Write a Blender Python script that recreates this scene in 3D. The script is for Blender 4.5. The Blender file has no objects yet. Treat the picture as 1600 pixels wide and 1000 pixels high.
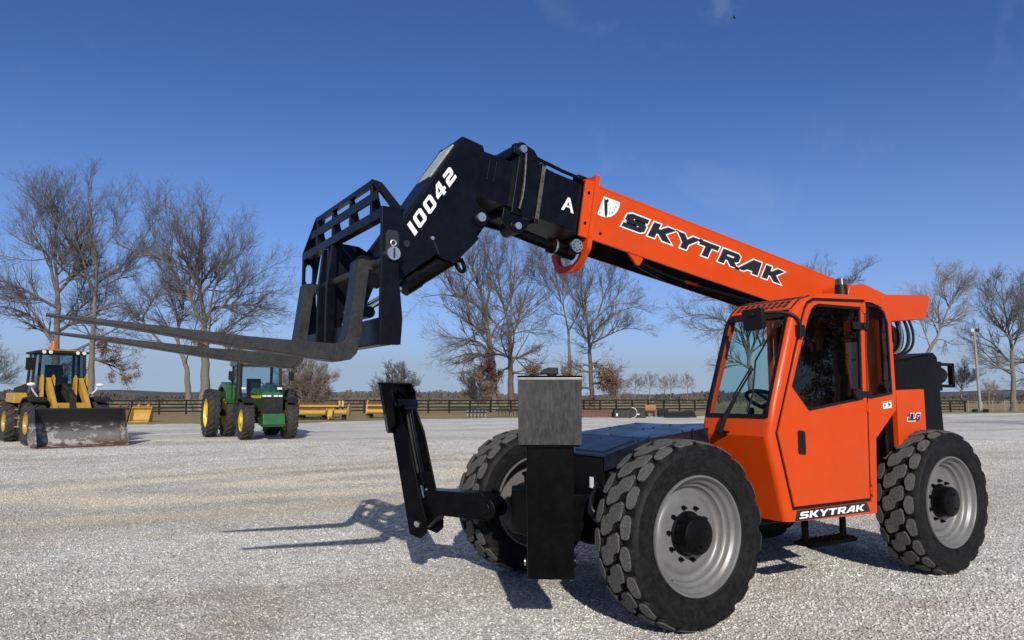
import bpy, bmesh, math, random
import numpy as np
from mathutils import Vector, Matrix
from mathutils.geometry import tessellate_polygon

random.seed(7)
RNG = np.random.default_rng(7)
SC = bpy.context.scene
COL = SC.collection
PI = math.pi
R_ = math.radians

# ------------------------------------------------------------------ camera
F_PX, PITCH, YAW = 1156.6, R_(6.05), R_(-121.515)
CAM = Vector((3.71, 4.819, 1.545))
FW = Vector((math.cos(YAW)*math.cos(PITCH), math.sin(YAW)*math.cos(PITCH), math.sin(PITCH)))
RT = Vector((math.sin(YAW), -math.cos(YAW), 0))
UP = RT.cross(FW)
FH = Vector((math.cos(YAW), math.sin(YAW), 0))        # horizontal view direction


def ray(px, py):
    return FW + RT*((px-800)/F_PX) + UP*((500-py)/F_PX)


def ground_at(px, dist):
    """point of the ground in picture column px, dist metres ahead"""
    d = ray(px, 622.5)
    k = dist/d.dot(FH)
    return Vector((CAM.x+d.x*k, CAM.y+d.y*k, 0))


def on_plane(px, py, p0):
    """point on the upright plane through p0 that faces the yard"""
    d = ray(px, py)
    return CAM + d*((p0-CAM).dot(FH)/d.dot(FH))


cam_d = bpy.data.cameras.new('camera')
cam_d.sensor_width = 36
cam_d.lens = 36*F_PX/1600
cam_d.clip_start = 0.05
cam_d.clip_end = 6000
cam = bpy.data.objects.new('camera', cam_d)
COL.objects.link(cam)
mw = Matrix((RT, UP, -FW)).transposed().to_4x4()
mw.translation = CAM
cam.matrix_world = mw
SC.camera = cam


# ------------------------------------------------------------------ materials
def new_mat(name):
    m = bpy.data.materials.new(name)
    m.use_nodes = True
    nt = m.node_tree
    b = nt.nodes['Principled BSDF']
    return m, nt, b


def N(nt, t, **kw):
    n = nt.nodes.new(t)
    for k, v in kw.items():
        if k in n.inputs:
            n.inputs[k].default_value = v
        else:
            setattr(n, k, v)
    return n


def ramp(nt, fac, stops):
    r = N(nt, 'ShaderNodeValToRGB')
    e = r.color_ramp.elements
    while len(e) > 1:
        e.remove(e[-1])
    e[0].position, e[0].color = stops[0][0], (*stops[0][1], 1)
    for p, c in stops[1:]:
        x = e.new(p)
        x.color = (*c, 1)
    nt.links.new(fac, r.inputs['Fac'])
    return r.outputs['Color']


def mat(name, col, rough=0.5, metal=0.0, coat=0.0, var=0.12, scale=6.0, bump=0.0, bscale=60.0, dust=None, dust_amt=0.0, spec=0.5):
    """painted / rubber / metal surface with uneven tone, uneven gloss and optional dust"""
    m, nt, b = new_mat(name)
    tc = N(nt, 'ShaderNodeTexCoord')
    n1 = N(nt, 'ShaderNodeTexNoise', Scale=scale, Detail=6.0, Roughness=0.6)
    nt.links.new(tc.outputs['Object'], n1.inputs['Vector'])
    lo = tuple(c*(1-var) for c in col)
    hi = tuple(min(1, c*(1+var)) for c in col)
    c = ramp(nt, n1.outputs['Fac'], [(0.3, lo), (0.7, hi)])
    if dust:
        n2 = N(nt, 'ShaderNodeTexNoise', Scale=scale*2.3, Detail=8.0, Roughness=0.7)
        nt.links.new(tc.outputs['Object'], n2.inputs['Vector'])
        mx = N(nt, 'ShaderNodeMix', data_type='RGBA')
        f = ramp(nt, n2.outputs['Fac'], [(0.42, (0, 0, 0)), (0.75, (dust_amt,)*3)])
        nt.links.new(f, mx.inputs[0])
        nt.links.new(c, mx.inputs[6])
        mx.inputs[7].default_value = (*dust, 1)
        c = mx.outputs[2]
    nt.links.new(c, b.inputs['Base Color'])
    rr = ramp(nt, n1.outputs['Fac'], [(0.25, (max(0, rough-0.08),)*3), (0.75, (min(1, rough+0.1),)*3)])
    nt.links.new(rr, b.inputs['Roughness'])
    b.inputs['Metallic'].default_value = metal
    b.inputs['Coat Weight'].default_value = coat
    b.inputs['Coat Roughness'].default_value = 0.08
    b.inputs['Specular IOR Level'].default_value = spec
    if bump:
        n3 = N(nt, 'ShaderNodeTexNoise', Scale=bscale, Detail=4.0)
        nt.links.new(tc.outputs['Object'], n3.inputs['Vector'])
        bp = N(nt, 'ShaderNodeBump', Strength=bump, Distance=0.01)
        nt.links.new(n3.outputs['Fac'], bp.inputs['Height'])
        nt.links.new(bp.outputs['Normal'], b.inputs['Normal'])
    return m


def glass_mat(name, tint, refl=1.0):
    m = bpy.data.materials.new(name)
    m.use_nodes = True
    nt = m.node_tree
    nt.nodes.clear()
    out = N(nt, 'ShaderNodeOutputMaterial')
    tr = N(nt, 'ShaderNodeBsdfTransparent')
    tr.inputs['Color'].default_value = (*tint, 1)
    gl = N(nt, 'ShaderNodeBsdfGlossy', Roughness=0.0)
    gl.inputs['Color'].default_value = (refl, refl, refl, 1)
    fr = N(nt, 'ShaderNodeFresnel', IOR=1.5)
    mx = N(nt, 'ShaderNodeMixShader')
    ge = N(nt, 'ShaderNodeNewGeometry')          # mirror off the outer skin only
    iv = N(nt, 'ShaderNodeMath', operation='SUBTRACT')
    iv.inputs[0].default_value = 1.0
    nt.links.new(ge.outputs['Backfacing'], iv.inputs[1])
    ml = N(nt, 'ShaderNodeMath', operation='MULTIPLY')
    nt.links.new(fr.outputs[0], ml.inputs[0])
    nt.links.new(iv.outputs[0], ml.inputs[1])
    nt.links.new(ml.outputs[0], mx.inputs[0])
    nt.links.new(tr.outputs[0], mx.inputs[1])
    nt.links.new(gl.outputs[0], mx.inputs[2])
    nt.links.new(mx.outputs[0], out.inputs['Surface'])
    return m


ORANGE = mat('orange_paint', (0.575, 0.053, 0.0025), 0.34, coat=0.05, var=0.05, scale=3, spec=.25, dust=(0.40, 0.12, 0.04), dust_amt=0.16)
ORANGE_D = mat('dusty_orange_paint', (0.72, 0.085, 0.012), 0.42, var=0.12, scale=9)
NAVY = mat('navy_black_paint', (0.0022, 0.0031, 0.0066), 0.34, var=0.2, scale=5, dust=(0.018, 0.018, 0.020), dust_amt=0.22, spec=.15)
BLACK = mat('black_paint', (0.0014, 0.0014, 0.0017), 0.34, var=0.3, scale=7, dust=(0.018, 0.017, 0.016), dust_amt=0.22, spec=.15)
DECKBLUE = mat('blue_black_deck_paint', (0.004, 0.007, 0.015), 0.30, var=0.15, scale=4, dust=(0.06, 0.06, 0.06), dust_amt=0.25, spec=.42)
MATTBLACK = mat('matt_black', (0.0030, 0.0028, 0.0026), 0.85, var=0.4, scale=6, spec=0.03)  # black with almost no gloss, for the boom underside and step
PLASTIC = mat('black_plastic', (0.006, 0.006, 0.0065), 0.5, var=0.2, spec=.3)
RUBBER = mat('tyre_rubber', (0.0048, 0.0048, 0.0051), 0.62, var=0.4, scale=9, bump=0.3, bscale=90, dust=(0.05, 0.048, 0.045), dust_amt=0.3, spec=.2)
TREAD = mat('dusty_tread_rubber', (0.060, 0.059, 0.057), 0.92, var=0.45, scale=38, bump=1.0, bscale=110, dust=(0.20, 0.194, 0.182), dust_amt=0.7)
FARTYRE = mat('far_tyre_rubber', (0.02, 0.02, 0.019), 0.8, var=0.3, scale=8, dust=(0.12, 0.11, 0.1), dust_amt=0.4)
SILVER = mat('silver_rim_paint', (0.20, 0.20, 0.199), 0.40, metal=0.35, var=0.13, scale=7, dust=(0.16, 0.135, 0.10), dust_amt=0.35)
STEEL = mat('bare_steel', (0.55, 0.55, 0.53), 0.3, metal=0.9, var=0.15)
CHROME = mat('chrome_rod', (0.7, 0.7, 0.7), 0.12, metal=1.0, var=0.05)
FORKSTEEL = mat('worn_fork_steel', (0.013, 0.0135, 0.014), 0.50, metal=0.1, var=0.3, scale=10, dust=(0.05, 0.049, 0.047), dust_amt=0.5, bump=0.15, bscale=40)
WHITE = mat('white_decal', (0.80, 0.80, 0.78), 0.45, var=0.04)
DECALBLACK = mat('black_decal', (0.012, 0.013, 0.017), 0.4, var=0.1)
GLASS = glass_mat('cab_glass', (0.84, 0.925, 0.915), 1.0)
DGLASS = glass_mat('tinted_side_glass', (0.52, 0.56, 0.57), .9)
LAMP = mat('clear_lamp_lens', (0.75, 0.75, 0.72), 0.15, coat=0.8, var=0.05)
AMBER = mat('amber_lens', (0.55, 0.11, 0.01), 0.3, coat=0.5, var=0.1)
RUBBERHOSE = mat('hydraulic_hose', (0.006, 0.006, 0.006), 0.35, var=0.2)


# ------------------------------------------------------------------ mesh builder
class MB:
    def __init__(s, M=None):
        s.v, s.f, s.mi = [], [], []
        s.M = M or Matrix.Identity(4)
        s.m = 0

    def add(s, vs, fs):
        o = len(s.v)
        s.v += [s.M @ Vector(p) for p in vs]
        s.f += [tuple(i+o for i in f) for f in fs]
        s.mi += [s.m]*len(fs)
        return s

    def box(s, x0, x1, y0, y1, z0, z1):
        vs = [(x, y, z) for x in (x0, x1) for y in (y0, y1) for z in (z0, z1)]
        return s.add(vs, [(0, 1, 3, 2), (4, 6, 7, 5), (0, 4, 5, 1), (2, 3, 7, 6), (0, 2, 6, 4), (1, 5, 7, 3)])

    def hexa(s, p):
        """8 corners: 4 of one end, 4 of the other in the same turn"""
        return s.add(p, [(3, 2, 1, 0), (4, 5, 6, 7), (0, 1, 5, 4), (1, 2, 6, 5), (2, 3, 7, 6), (3, 0, 4, 7)])

    def prism(s, poly, a0, a1, ax='y', holes=()):
        """poly of 2-D points (the two axes other than ax, in order) pushed from a0 to a1, with holes"""
        i = 'xyz'.index(ax)

        def P(p, a):
            q = [p[0], p[1]]
            q.insert(i, a)
            return q
        loops = [list(poly)]+[list(h) for h in holes]
        flat = [p for l in loops for p in l]
        n = len(flat)
        tris = tessellate_polygon([[Vector((p[0], p[1], 0)) for p in l] for l in loops])
        vs = [P(p, a0) for p in flat]+[P(p, a1) for p in flat]
        fs = []
        if len(loops) == 1 and is_convex(loops[0]):
            fs += [tuple(range(n)), tuple(range(2*n-1, n-1, -1))]
        else:
            for t in tris:
                fs.append(tuple(t))
                fs.append(tuple(k+n for k in reversed(t)))
        o = 0
        for l in loops:
            k = len(l)
            for j in range(k):
                a, b = o+j, o+(j+1) % k
                fs.append((b, a, a+n, b+n))
            o += k
        return s.add(vs, fs)

    def cyl(s, p0, p1, r0, r1=None, n=20, cap=True):
        r1 = r0 if r1 is None else r1
        p0, p1 = Vector(p0), Vector(p1)
        d = (p1-p0).normalized()
        a = d.orthogonal().normalized()
        b = d.cross(a)
        vs = []
        for p, r in ((p0, r0), (p1, r1)):
            for k in range(n):
                t = 2*PI*k/n
                vs.append(p+a*(r*math.cos(t))+b*(r*math.sin(t)))
        fs = [(k, (k+1) % n, n+(k+1) % n, n+k) for k in range(n)]
        if cap:
            fs += [tuple(range(n-1, -1, -1)), tuple(range(n, 2*n))]
        return s.add(vs, fs)

    def tube(s, pts, r, n=8, smooth=0, cap=True):
        pts = [Vector(p) for p in pts]
        for _ in range(smooth):
            q = [pts[0]]
            for a, b in zip(pts, pts[1:]):
                q += [a.lerp(b, .25), a.lerp(b, .75)]
            pts = q+[pts[-1]]
        rs = r if isinstance(r, (list, tuple)) else [r]*len(pts)
        if len(rs) != len(pts):
            rs = [rs[0]+(rs[-1]-rs[0])*k/(len(pts)-1) for k in range(len(pts))]
        vs, fs = [], []
        a = None
        for k, p in enumerate(pts):
            d = (pts[min(k+1, len(pts)-1)]-pts[max(k-1, 0)]).normalized()
            a = (d.orthogonal() if a is None else a-d*a.dot(d)).normalized()
            b = d.cross(a)
            for j in range(n):
                t = 2*PI*j/n
                vs.append(p+a*(rs[k]*math.cos(t))+b*(rs[k]*math.sin(t)))
        for k in range(len(pts)-1):
            for j in range(n):
                fs.append((k*n+j, k*n+(j+1) % n, (k+1)*n+(j+1) % n, (k+1)*n+j))
        if cap:
            fs += [tuple(range(n-1, -1, -1)), tuple(range((len(pts)-1)*n, len(pts)*n))]
        return s.add(vs, fs)

    def lathe(s, prof, n=64, ax='y', close=False):
        """prof: (radius, height) turned about the axis through the origin"""
        vs, fs = [], []
        for r, h in prof:
            for k in range(n):
                t = 2*PI*k/n
                c, q = r*math.cos(t), r*math.sin(t)
                vs.append({'y': (c, h, q), 'z': (c, q, h), 'x': (h, c, q)}[ax])
        m = len(prof)
        for i in range(m if close else m-1):
            i2 = (i+1) % m
            for k in range(n):
                k2 = (k+1) % n
                fs.append((i*n+k, i*n+k2, i2*n+k2, i2*n+k))
        return s.add(vs, fs)

    def ball(s, c, r, n=12, sq=(1, 1, 1)):
        vs, fs = [], []
        m = n//2
        for i in range(m+1):
            u = PI*i/m
            for k in range(n):
                t = 2*PI*k/n
                vs.append((c[0]+r*sq[0]*math.sin(u)*math.cos(t), c[1]+r*sq[1]*math.sin(u)*math.sin(t), c[2]+r*sq[2]*math.cos(u)))
        for i in range(m):
            for k in range(n):
                fs.append((i*n+k, (i+1)*n+k, (i+1)*n+(k+1) % n, i*n+(k+1) % n))
        return s.add(vs, fs)

    def build(s, name, mats, parent=None, bevel=0.0, seg=2, angle=32):
        me = bpy.data.meshes.new(name)
        me.from_pydata([tuple(p) for p in s.v], [], s.f)
        for m in (mats if isinstance(mats, (list, tuple)) else [mats]):
            me.materials.append(m)
        me.polygons.foreach_set('material_index', s.mi)
        bm = bmesh.new()
        bm.from_mesh(me)
        bmesh.ops.remove_doubles(bm, verts=bm.verts, dist=1e-5)
        bmesh.ops.recalc_face_normals(bm, faces=bm.faces)
        bm.to_mesh(me)
        bm.free()
        me.polygons.foreach_set('use_smooth', [True]*len(me.polygons))
        me.set_sharp_from_angle(angle=R_(angle))
        o = bpy.data.objects.new(name, me)
        COL.objects.link(o)
        if parent:
            o.parent = parent
        if bevel:
            b = o.modifiers.new('bevel', 'BEVEL')
            b.width = bevel
            b.segments = seg
            b.limit_method = 'ANGLE'
            b.angle_limit = R_(40)
            b.harden_normals = True
        return o


def is_convex(l):
    sg = 0
    n = len(l)
    for i in range(n):
        a, b, c = l[i], l[(i+1) % n], l[(i+2) % n]
        z = (b[0]-a[0])*(c[1]-b[1])-(b[1]-a[1])*(c[0]-b[0])
        if abs(z) > 1e-12:
            if sg == 0:
                sg = 1 if z > 0 else -1
            elif sg*z < 0:
                return False
    return True


def tag(o, label=None, cat=None, group=None, kind=None):
    if label:
        o['label'] = label
    if cat:
        o['category'] = cat
    if group:
        o['group'] = group
    if kind:
        o['kind'] = kind
    return o


def thing(name, label, cat, loc=(0, 0, 0), rotz=0.0, group=None):
    o = bpy.data.objects.new(name, None)
    o.empty_display_size = 0.3
    COL.objects.link(o)
    o.location = loc
    o.rotation_euler = (0, 0, rotz)
    return tag(o, label, cat, group)


def holder(name, parent, loc=(0, 0, 0), rot=(0, 0, 0)):
    """a part that is only the sum of its sub-parts"""
    o = bpy.data.objects.new(name, None)
    o.empty_display_size = 0.2
    COL.objects.link(o)
    o.parent = parent
    o.location = loc
    o.rotation_euler = rot
    return o


def copy_tree(o, parent=None):
    c = o.copy()
    COL.objects.link(c)
    if parent:
        c.parent = parent
    for ch in list(o.children):
        copy_tree(ch, c)
    return c


# ------------------------------------------------------------------ lettering cut as polygons
GL = {
    'S': ([(.97, 1), (.16, 1), (0, .86), (0, .54), (.13, .40), (.70, .40), (.70, .22), (0, .22), (0, 0), (.85, 0), (1, .14), (1, .46), (.87, .60), (.30, .60), (.30, .78), (.97, .78)], []),
    'K': ([(0, 0), (.28, 0), (.28, .37), (.40, .37), (.70, 0), (1.08, 0), (.66, .5), (1.06, 1), (.69, 1), (.41, .63), (.28, .63), (.28, 1), (0, 1)], []),
    'Y': ([(.36, 0), (.64, 0), (.64, .38), (1.06, 1), (.73, 1), (.5, .63), (.27, 1), (-.06, 1), (.36, .38)], []),
    'T': ([(.36, 0), (.64, 0), (.64, .75), (1, .75), (1, 1), (0, 1), (0, .75), (.36, .75)], []),
    'R': ([(0, 0), (.28, 0), (.28, .34), (.42, .34), (.68, 0), (1.04, 0), (.75, .36), (.9, .4), (1, .5), (1, .86), (.86, 1), (0, 1)], [[(.28, .55), (.72, .55), (.72, .77), (.28, .77)]]),
    'A': ([(-.08, 0), (.23, 0), (.36, .2), (.72, .2), (.74, 0), (1.03, 0), (.98, 1), (.52, 1)], [[(.50, .42), (.73, .42), (.73, .78), (.69, .78)]]),
    '1': ([(.18, 0), (.50, 0), (.50, 1), (.18, 1)], []),
    '0': ([(.14, 0), (.76, 0), (.9, .14), (.9, .86), (.76, 1), (.14, 1), (0, .86), (0, .14)], [[(.29, .22), (.61, .22), (.61, .78), (.29, .78)]]),
    '4': ([(.52, 0), (.82, 0), (.82, .2), (.97, .2), (.97, .42), (.82, .42), (.82, 1), (.46, 1), (0, .42), (0, .2), (.52, .2)], [[(.27, .42), (.52, .42), (.52, .77)]]),
    '2': ([(.05, 1), (.76, 1), (.9, .86), (.9, .51), (.77, .38), (.29, .38), (.29, .25), (.9, .25), (.9, 0), (0, 0), (0, .49), (.13, .62), (.61, .62), (.61, .75), (.05, .75)], []),
    'J': ([(0, 0), (.6, 0), (.75, .15), (.75, 1), (.45, 1), (.45, .26), (.26, .26), (.26, .45), (0, .45)], []),
    'L': ([(0, 0), (.8, 0), (.8, .26), (.29, .26), (.29, 1), (0, 1)], []),
    'G': ([(.14, 0), (.9, 0), (.9, .56), (.5, .56), (.5, .36), (.62, .36), (.62, .25), (.29, .25), (.29, .75), (.9, .75), (.9, 1), (.14, 1), (0, .86), (0, .14)], []),
}


def offset_poly(pts, d):
    n = len(pts)
    area = sum(pts[i][0]*pts[(i+1) % n][1]-pts[(i+1) % n][0]*pts[i][1] for i in range(n))
    sg = 1 if area > 0 else -1
    out = []
    for i in range(n):
        a, b, c = (Vector(pts[(i+k) % n]) for k in (-1, 0, 1))
        e, f = (b-a).normalized(), (c-b).normalized()
        n1, n2 = Vector((e.y, -e.x))*sg, Vector((f.y, -f.x))*sg
        m = n1+n2
        k = max(m.length_squared, 0.35)
        out.append(tuple(b+m*(2*d/k)))
    return out


def lettering(text, origin, right, up, height, length, shear=0.25, gap=0.14, grow=0.0, wmul=None, thick=0.002):
    """MB of polygon letters standing on the line from origin along right; normal = right x up"""
    right, up = Vector(right).normalized(), Vector(up).normalized()
    nrm = right.cross(up)
    M = Matrix((right, up, nrm)).transposed().to_4x4()
    M.translation = Vector(origin)
    mb = MB(M)
    adv = []
    for c in text:
        adv.append(max(p[0] for p in GL[c][0])+gap*{'A': 1.15, 'Y': .35, 'R': .75, 'K': .8}.get(c, 1))
    kx = (length-shear*height)/(sum(adv)-gap)
    x = 0
    for c, a in zip(text, adv):
        def tr(p):
            return ((x+p[0])*kx+shear*p[1]*height, p[1]*height)
        o = [tr(p) for p in GL[c][0]]
        hs = [[tr(p) for p in h] for h in GL[c][1]]
        if grow:
            o = offset_poly(o, grow)
            hs = [offset_poly(h, -grow*0.8) for h in hs]
            if c in 'A4':
                hs = []
        mb.prism(o, 0, thick, 'z', hs)
        x += a
    return mb
# ================================================================== TELEHANDLER
# its own frame is the world frame: origin on the ground under the front axle, +x forward, +y to its left side
TH = thing('telehandler', 'large orange and black telescopic handler with raised boom and pallet forks in the foreground', 'telehandler')
Y0 = -0.12                      # middle of the boom


def fmesh(text, size):
    cu = bpy.data.curves.new('lettering', 'FONT')
    cu.body = text
    cu.size = size
    cu.extrude = 0.0008
    o = bpy.data.objects.new('lettering', cu)
    COL.objects.link(o)
    bpy.context.view_layer.update()
    me = bpy.data.meshes.new_from_object(o.evaluated_get(bpy.context.evaluated_depsgraph_get()))
    vs = [tuple(v.co) for v in me.vertices]
    fs = [tuple(p.vertices) for p in me.polygons]
    bpy.data.objects.remove(o)
    bpy.data.curves.remove(cu)
    bpy.data.meshes.remove(me)
    return vs, fs


# ---------------------------------------------------------------- wheels
WR = 0.633


def tread_blocks(mb):
    PITCH_D = 18.0
    zig = [(-12, -.090), (-.2, -.099), (2.6, -.028), (7.8, -.018), (12, .090), (.2, .099), (-2.6, .028), (-7.8, .018)]
    sh = [(-7.0, .118), (-3.6, .106), (0.5, .094), (3.8, .106), (7.0, .118), (7.6, .148), (5.4, .176), (-5.4, .176), (-7.6, .148)]
    rnd = random.Random(3)

    def block(poly, th0, flip=False):
        cut = []
        for i in range(len(poly)):
            a, b, c = poly[i-1], poly[i], poly[(i+1) % len(poly)]
            cut.append((b[0]+(a[0]-b[0])*.20, b[1]+(a[1]-b[1])*.20))
            cut.append((b[0]+(c[0]-b[0])*.20, b[1]+(c[1]-b[1])*.20))
        poly = cut
        cy = sum(p[1] for p in poly)/len(poly)
        ca = sum(p[0] for p in poly)/len(poly)
        lo, hi = [], []
        wear = rnd.uniform(-.004, .002)
        for k, (r, sc) in enumerate(((.590, 1.08), (WR-.006, 0.985), (WR, 0.93))):
            ring = []
            for a, y in poly:
                a2, y2 = ca+(a-ca)*sc, cy+(y-cy)*sc
                if flip:
                    a2, y2 = -a2, -y2
                rr = r-(abs(y2)/.174)**3*(.02 if k else .03)+(wear if k else 0)
                t = R_(th0+a2)
                ring.append((rr*math.cos(t), y2, rr*math.sin(t)))
            lo.append(ring)
        n = len(poly)
        vs = lo[0]+lo[1]+lo[2]
        fs = []
        for q in (0, 1):
            for i in range(n):
                j = (i+1) % n
                fs.append((q*n+i, q*n+j, (q+1)*n+j, (q+1)*n+i))
        mb.m = 0
        mb.add(vs, fs[:n])
        mb.m = 1
        mb.add(lo[1]+lo[2], [(i, (i+1) % n, n+(i+1) % n, n+i) for i in range(n)]+[tuple(range(n, 2*n))])
    for k in range(20):
        t = k*PITCH_D
        block(zig, t)
        block(sh, t+14.5)
        block(sh, t-14.5, True)


def make_wheel():
    w = holder('wheel', TH)
    mb = MB()
    prof = [(.385, -.150), (.40, -.165), (.43, -.172), (.455, -.180), (.50, -.186), (.535, -.186), (.538, -.190), (.548, -.190), (.553, -.184), (.585, -.175), (.597, -.15), (.596, -.10), (.597, 0)]
    prof = prof+[(r, -y) for r, y in reversed(prof[:-1])]
    mb.lathe(prof, 96)
    tread_blocks(mb)
    # bead ring on the sidewall
    for sy in (1, -1):
        mb.m = 0
        mb.lathe([(.425, sy*.170), (.43, sy*.178), (.44, sy*.178), (.445, sy*.172)], 96)
    mb.build('tyre', [RUBBER, TREAD], w, angle=38)
    mb = MB()
    mb.lathe([(.398, .150), (.400, .172), (.396, .180), (.386, .181), (.379, .172), (.376, .150), (.368, .136), (.352, .130), (.346, .118),
              (.345, .098), (.333, .088), (.322, .084), (.318, .066), (.312, .050), (.298, .040), (.278, .040), (.262, .052), (.245, .060), (.22, .062), (.10, .062), (.10, .040), (.27, .025),
              (.315, .02), (.325, -.05), (.345, -.10), (.372, -.13), (.378, -.165), (.386, -.180), (.397, -.180), (.399, -.150)], 96, close=True)
    mb.build('rim', SILVER, w, angle=50)
    mb = MB()
    mb.lathe([(0.0, .180), (.112, .180), (.126, .172), (.131, .160), (.135, .075), (.150, .068), (.150, .055), (.0, .055)], 48)
    mb.lathe([(0.0, .184), (.012, .184), (.014, .179)], 12)
    for k in range(3):
        t = 2*PI*k/3+.5
        mb.cyl((.075*math.cos(t), .178, .075*math.sin(t)), (.075*math.cos(t), .188, .075*math.sin(t)), .009, n=6)
    mb.lathe([(0, -.25), (.15, -.25), (.15, .03), (0, .03)], 32)
    mb.build('hub', BLACK, w)
    for k in range(10):
        t = 2*PI*k/10+.2
        mb = MB()
        p = Vector((.178*math.cos(t), 0, .178*math.sin(t)))
        mb.cyl(p+Vector((0, .055, 0)), p+Vector((0, .082, 0)), .0165, .015, n=6)
        mb.cyl(p+Vector((0, .082, 0)), p+Vector((0, .098, 0)), .009, .008, n=10)
        mb.build('lug_nut', BLACK, w)
    mb = MB()
    mb.cyl((.33*math.cos(-.9), .07, .33*math.sin(-.9)), (.325*math.cos(-.9), .115, .325*math.sin(-.9)), .006, n=8)
    mb.build('valve_stem', CHROME, w)
    return w


w0 = make_wheel()
WHEELS = [w0]
w0.location = (0, .985, WR)
w0.rotation_euler = (0, R_(5), 0)
for x, y, rz, ry in ((-3.107, .985, 0, 31), (0, -.985, PI, 14), (-3.107, -.985, PI, 3)):
    w = copy_tree(w0, TH)
    w.location = (x, y, WR)
    w.rotation_euler = (0, R_(ry), rz)

# ---------------------------------------------------------------- axles and chassis
for x in (0, -3.107):
    mb = MB()
    mb.cyl((x, -.80, WR), (x, .80, WR), .10, n=20)
    mb.cyl((x, -.83, WR), (x, -.62, WR), .17, n=20)
    mb.cyl((x, .62, WR), (x, .83, WR), .17, n=20)
    mb.ball((x, 0, WR), .24, 20, (1, 1.1, 1))
    mb.cyl((x-.19, -.55, WR+.03), (x-.19, .55, WR+.03), .04, n=12)
    mb.cyl((x-.3, -.28, WR), (x, -.12, WR), .09, n=16)
    mb.build('axle', BLACK, TH)

mb = MB()
mb.prism([(.25, .52), (.25, 1.115), (-.17, 1.225), (-.90, 1.30), (-2.2, 1.30), (-2.2, 1.05), (-3.62, 1.0), (-3.62, .60), (-3.4, .48), (-.3, .48)], -.50, .46, 'y')
mb.prism([(-2.2, .75), (-2.2, 1.25), (-2.62, 1.45), (-2.62, .75)], .40, .80, 'y')
mb.cyl((-2.42, .83, .95), (-2.42, .83, 1.38), .055, n=16)
mb.cyl((-2.42, .83, 1.38), (-2.42, .83, 1.50), .028, n=12)
mb.box(-2.46, -2.38, .74, .84, 1.46, 1.54)
# rear uprights that carry the boom pivot
for y in (Y0-.36, Y0+.30):
    mb.prism([(-2.95, .95), (-3.25, 2.0), (-3.45, 2.40), (-3.80, 2.45), (-3.82, 2.25), (-3.58, 1.8), (-3.55, 1.0)], y, y+.06, 'y')
mb.build('chassis', BLACK, TH, bevel=.012)

# hood deck over the front frame: three bolted panels
for i, (xa, xb) in enumerate(((.262, -.16), (-.172, -.62), (-.632, -.93))):
    def zt(x):
        return 1.118+(.25-x)*.262 if x > -.17 else 1.228+(-.17-x)*.105
    mb = MB()
    mb.hexa([(xa, -.52, zt(xa)), (xa, .49, zt(xa)), (xa, .49, zt(xa)+.014), (xa, -.52, zt(xa)+.014),
             (xb, -.52, zt(xb)), (xb, .49, zt(xb)), (xb, .49, zt(xb)+.014), (xb, -.52, zt(xb)+.014)])
    mb.hexa([(xa, .487, zt(xa)-.10), (xa, .49, zt(xa)-.10), (xa, .49, zt(xa)+.004), (xa, .487, zt(xa)+.004),
             (xb, .487, zt(xb)-.10), (xb, .49, zt(xb)-.10), (xb, .49, zt(xb)+.004), (xb, .487, zt(xb)+.004)])
    o = mb.build('hood_panel', DECKBLUE, TH, bevel=.004)
    for x in (xa-.05, xb+.05):
        for y in (.44, -.02, -.47):
            mb = MB()
            mb.cyl((x, y, zt(x)+.012), (x, y, zt(x)+.021), .011, n=8)
            mb.build('panel_bolt', DECKBLUE, o)
    mb = MB()
    if i == 0:      # raised access cover
        mb.hexa([(.20, .05, zt(.2)+.012), (.20, .40, zt(.2)+.012), (.20, .40, zt(.2)+.022), (.20, .05, zt(.2)+.022),
                 (-.10, .05, zt(-.1)+.012), (-.10, .40, zt(-.1)+.012), (-.10, .40, zt(-.1)+.022), (-.10, .05, zt(-.1)+.022)])
        mb.build('access_cover', DECKBLUE, o)

# front plate details: data sticker, hoses
mb = MB()
mb.box(.252, .2545, .30, .345, .88, .96)
mb.build('data_plate', WHITE, TH)
mb = MB()
for k in range(3):
    mb.tube([(.26, .40-.03*k, .92-.05*k), (.45, .52, .78-.03*k), (.30, .62, .62), (.05, .66, .60+.03*k)], .013, 8, 2)
mb.tube([(.20, .47, 1.0), (.10, .60, .98), (.02, .66, .80)], .014, 8, 2)
mb.build('brake_hose', RUBBERHOSE, TH)
mb = MB()
mb.cyl((.20, .50, .72), (.02, .70, .66), .035, n=14)
mb.build('steering_cylinder', BLACK, TH)
mb = MB()
mb.cyl((.07, .645, .675), (-.02, .745, .645), .018, n=12)
mb.build('steering_rod', CHROME, TH)


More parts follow.
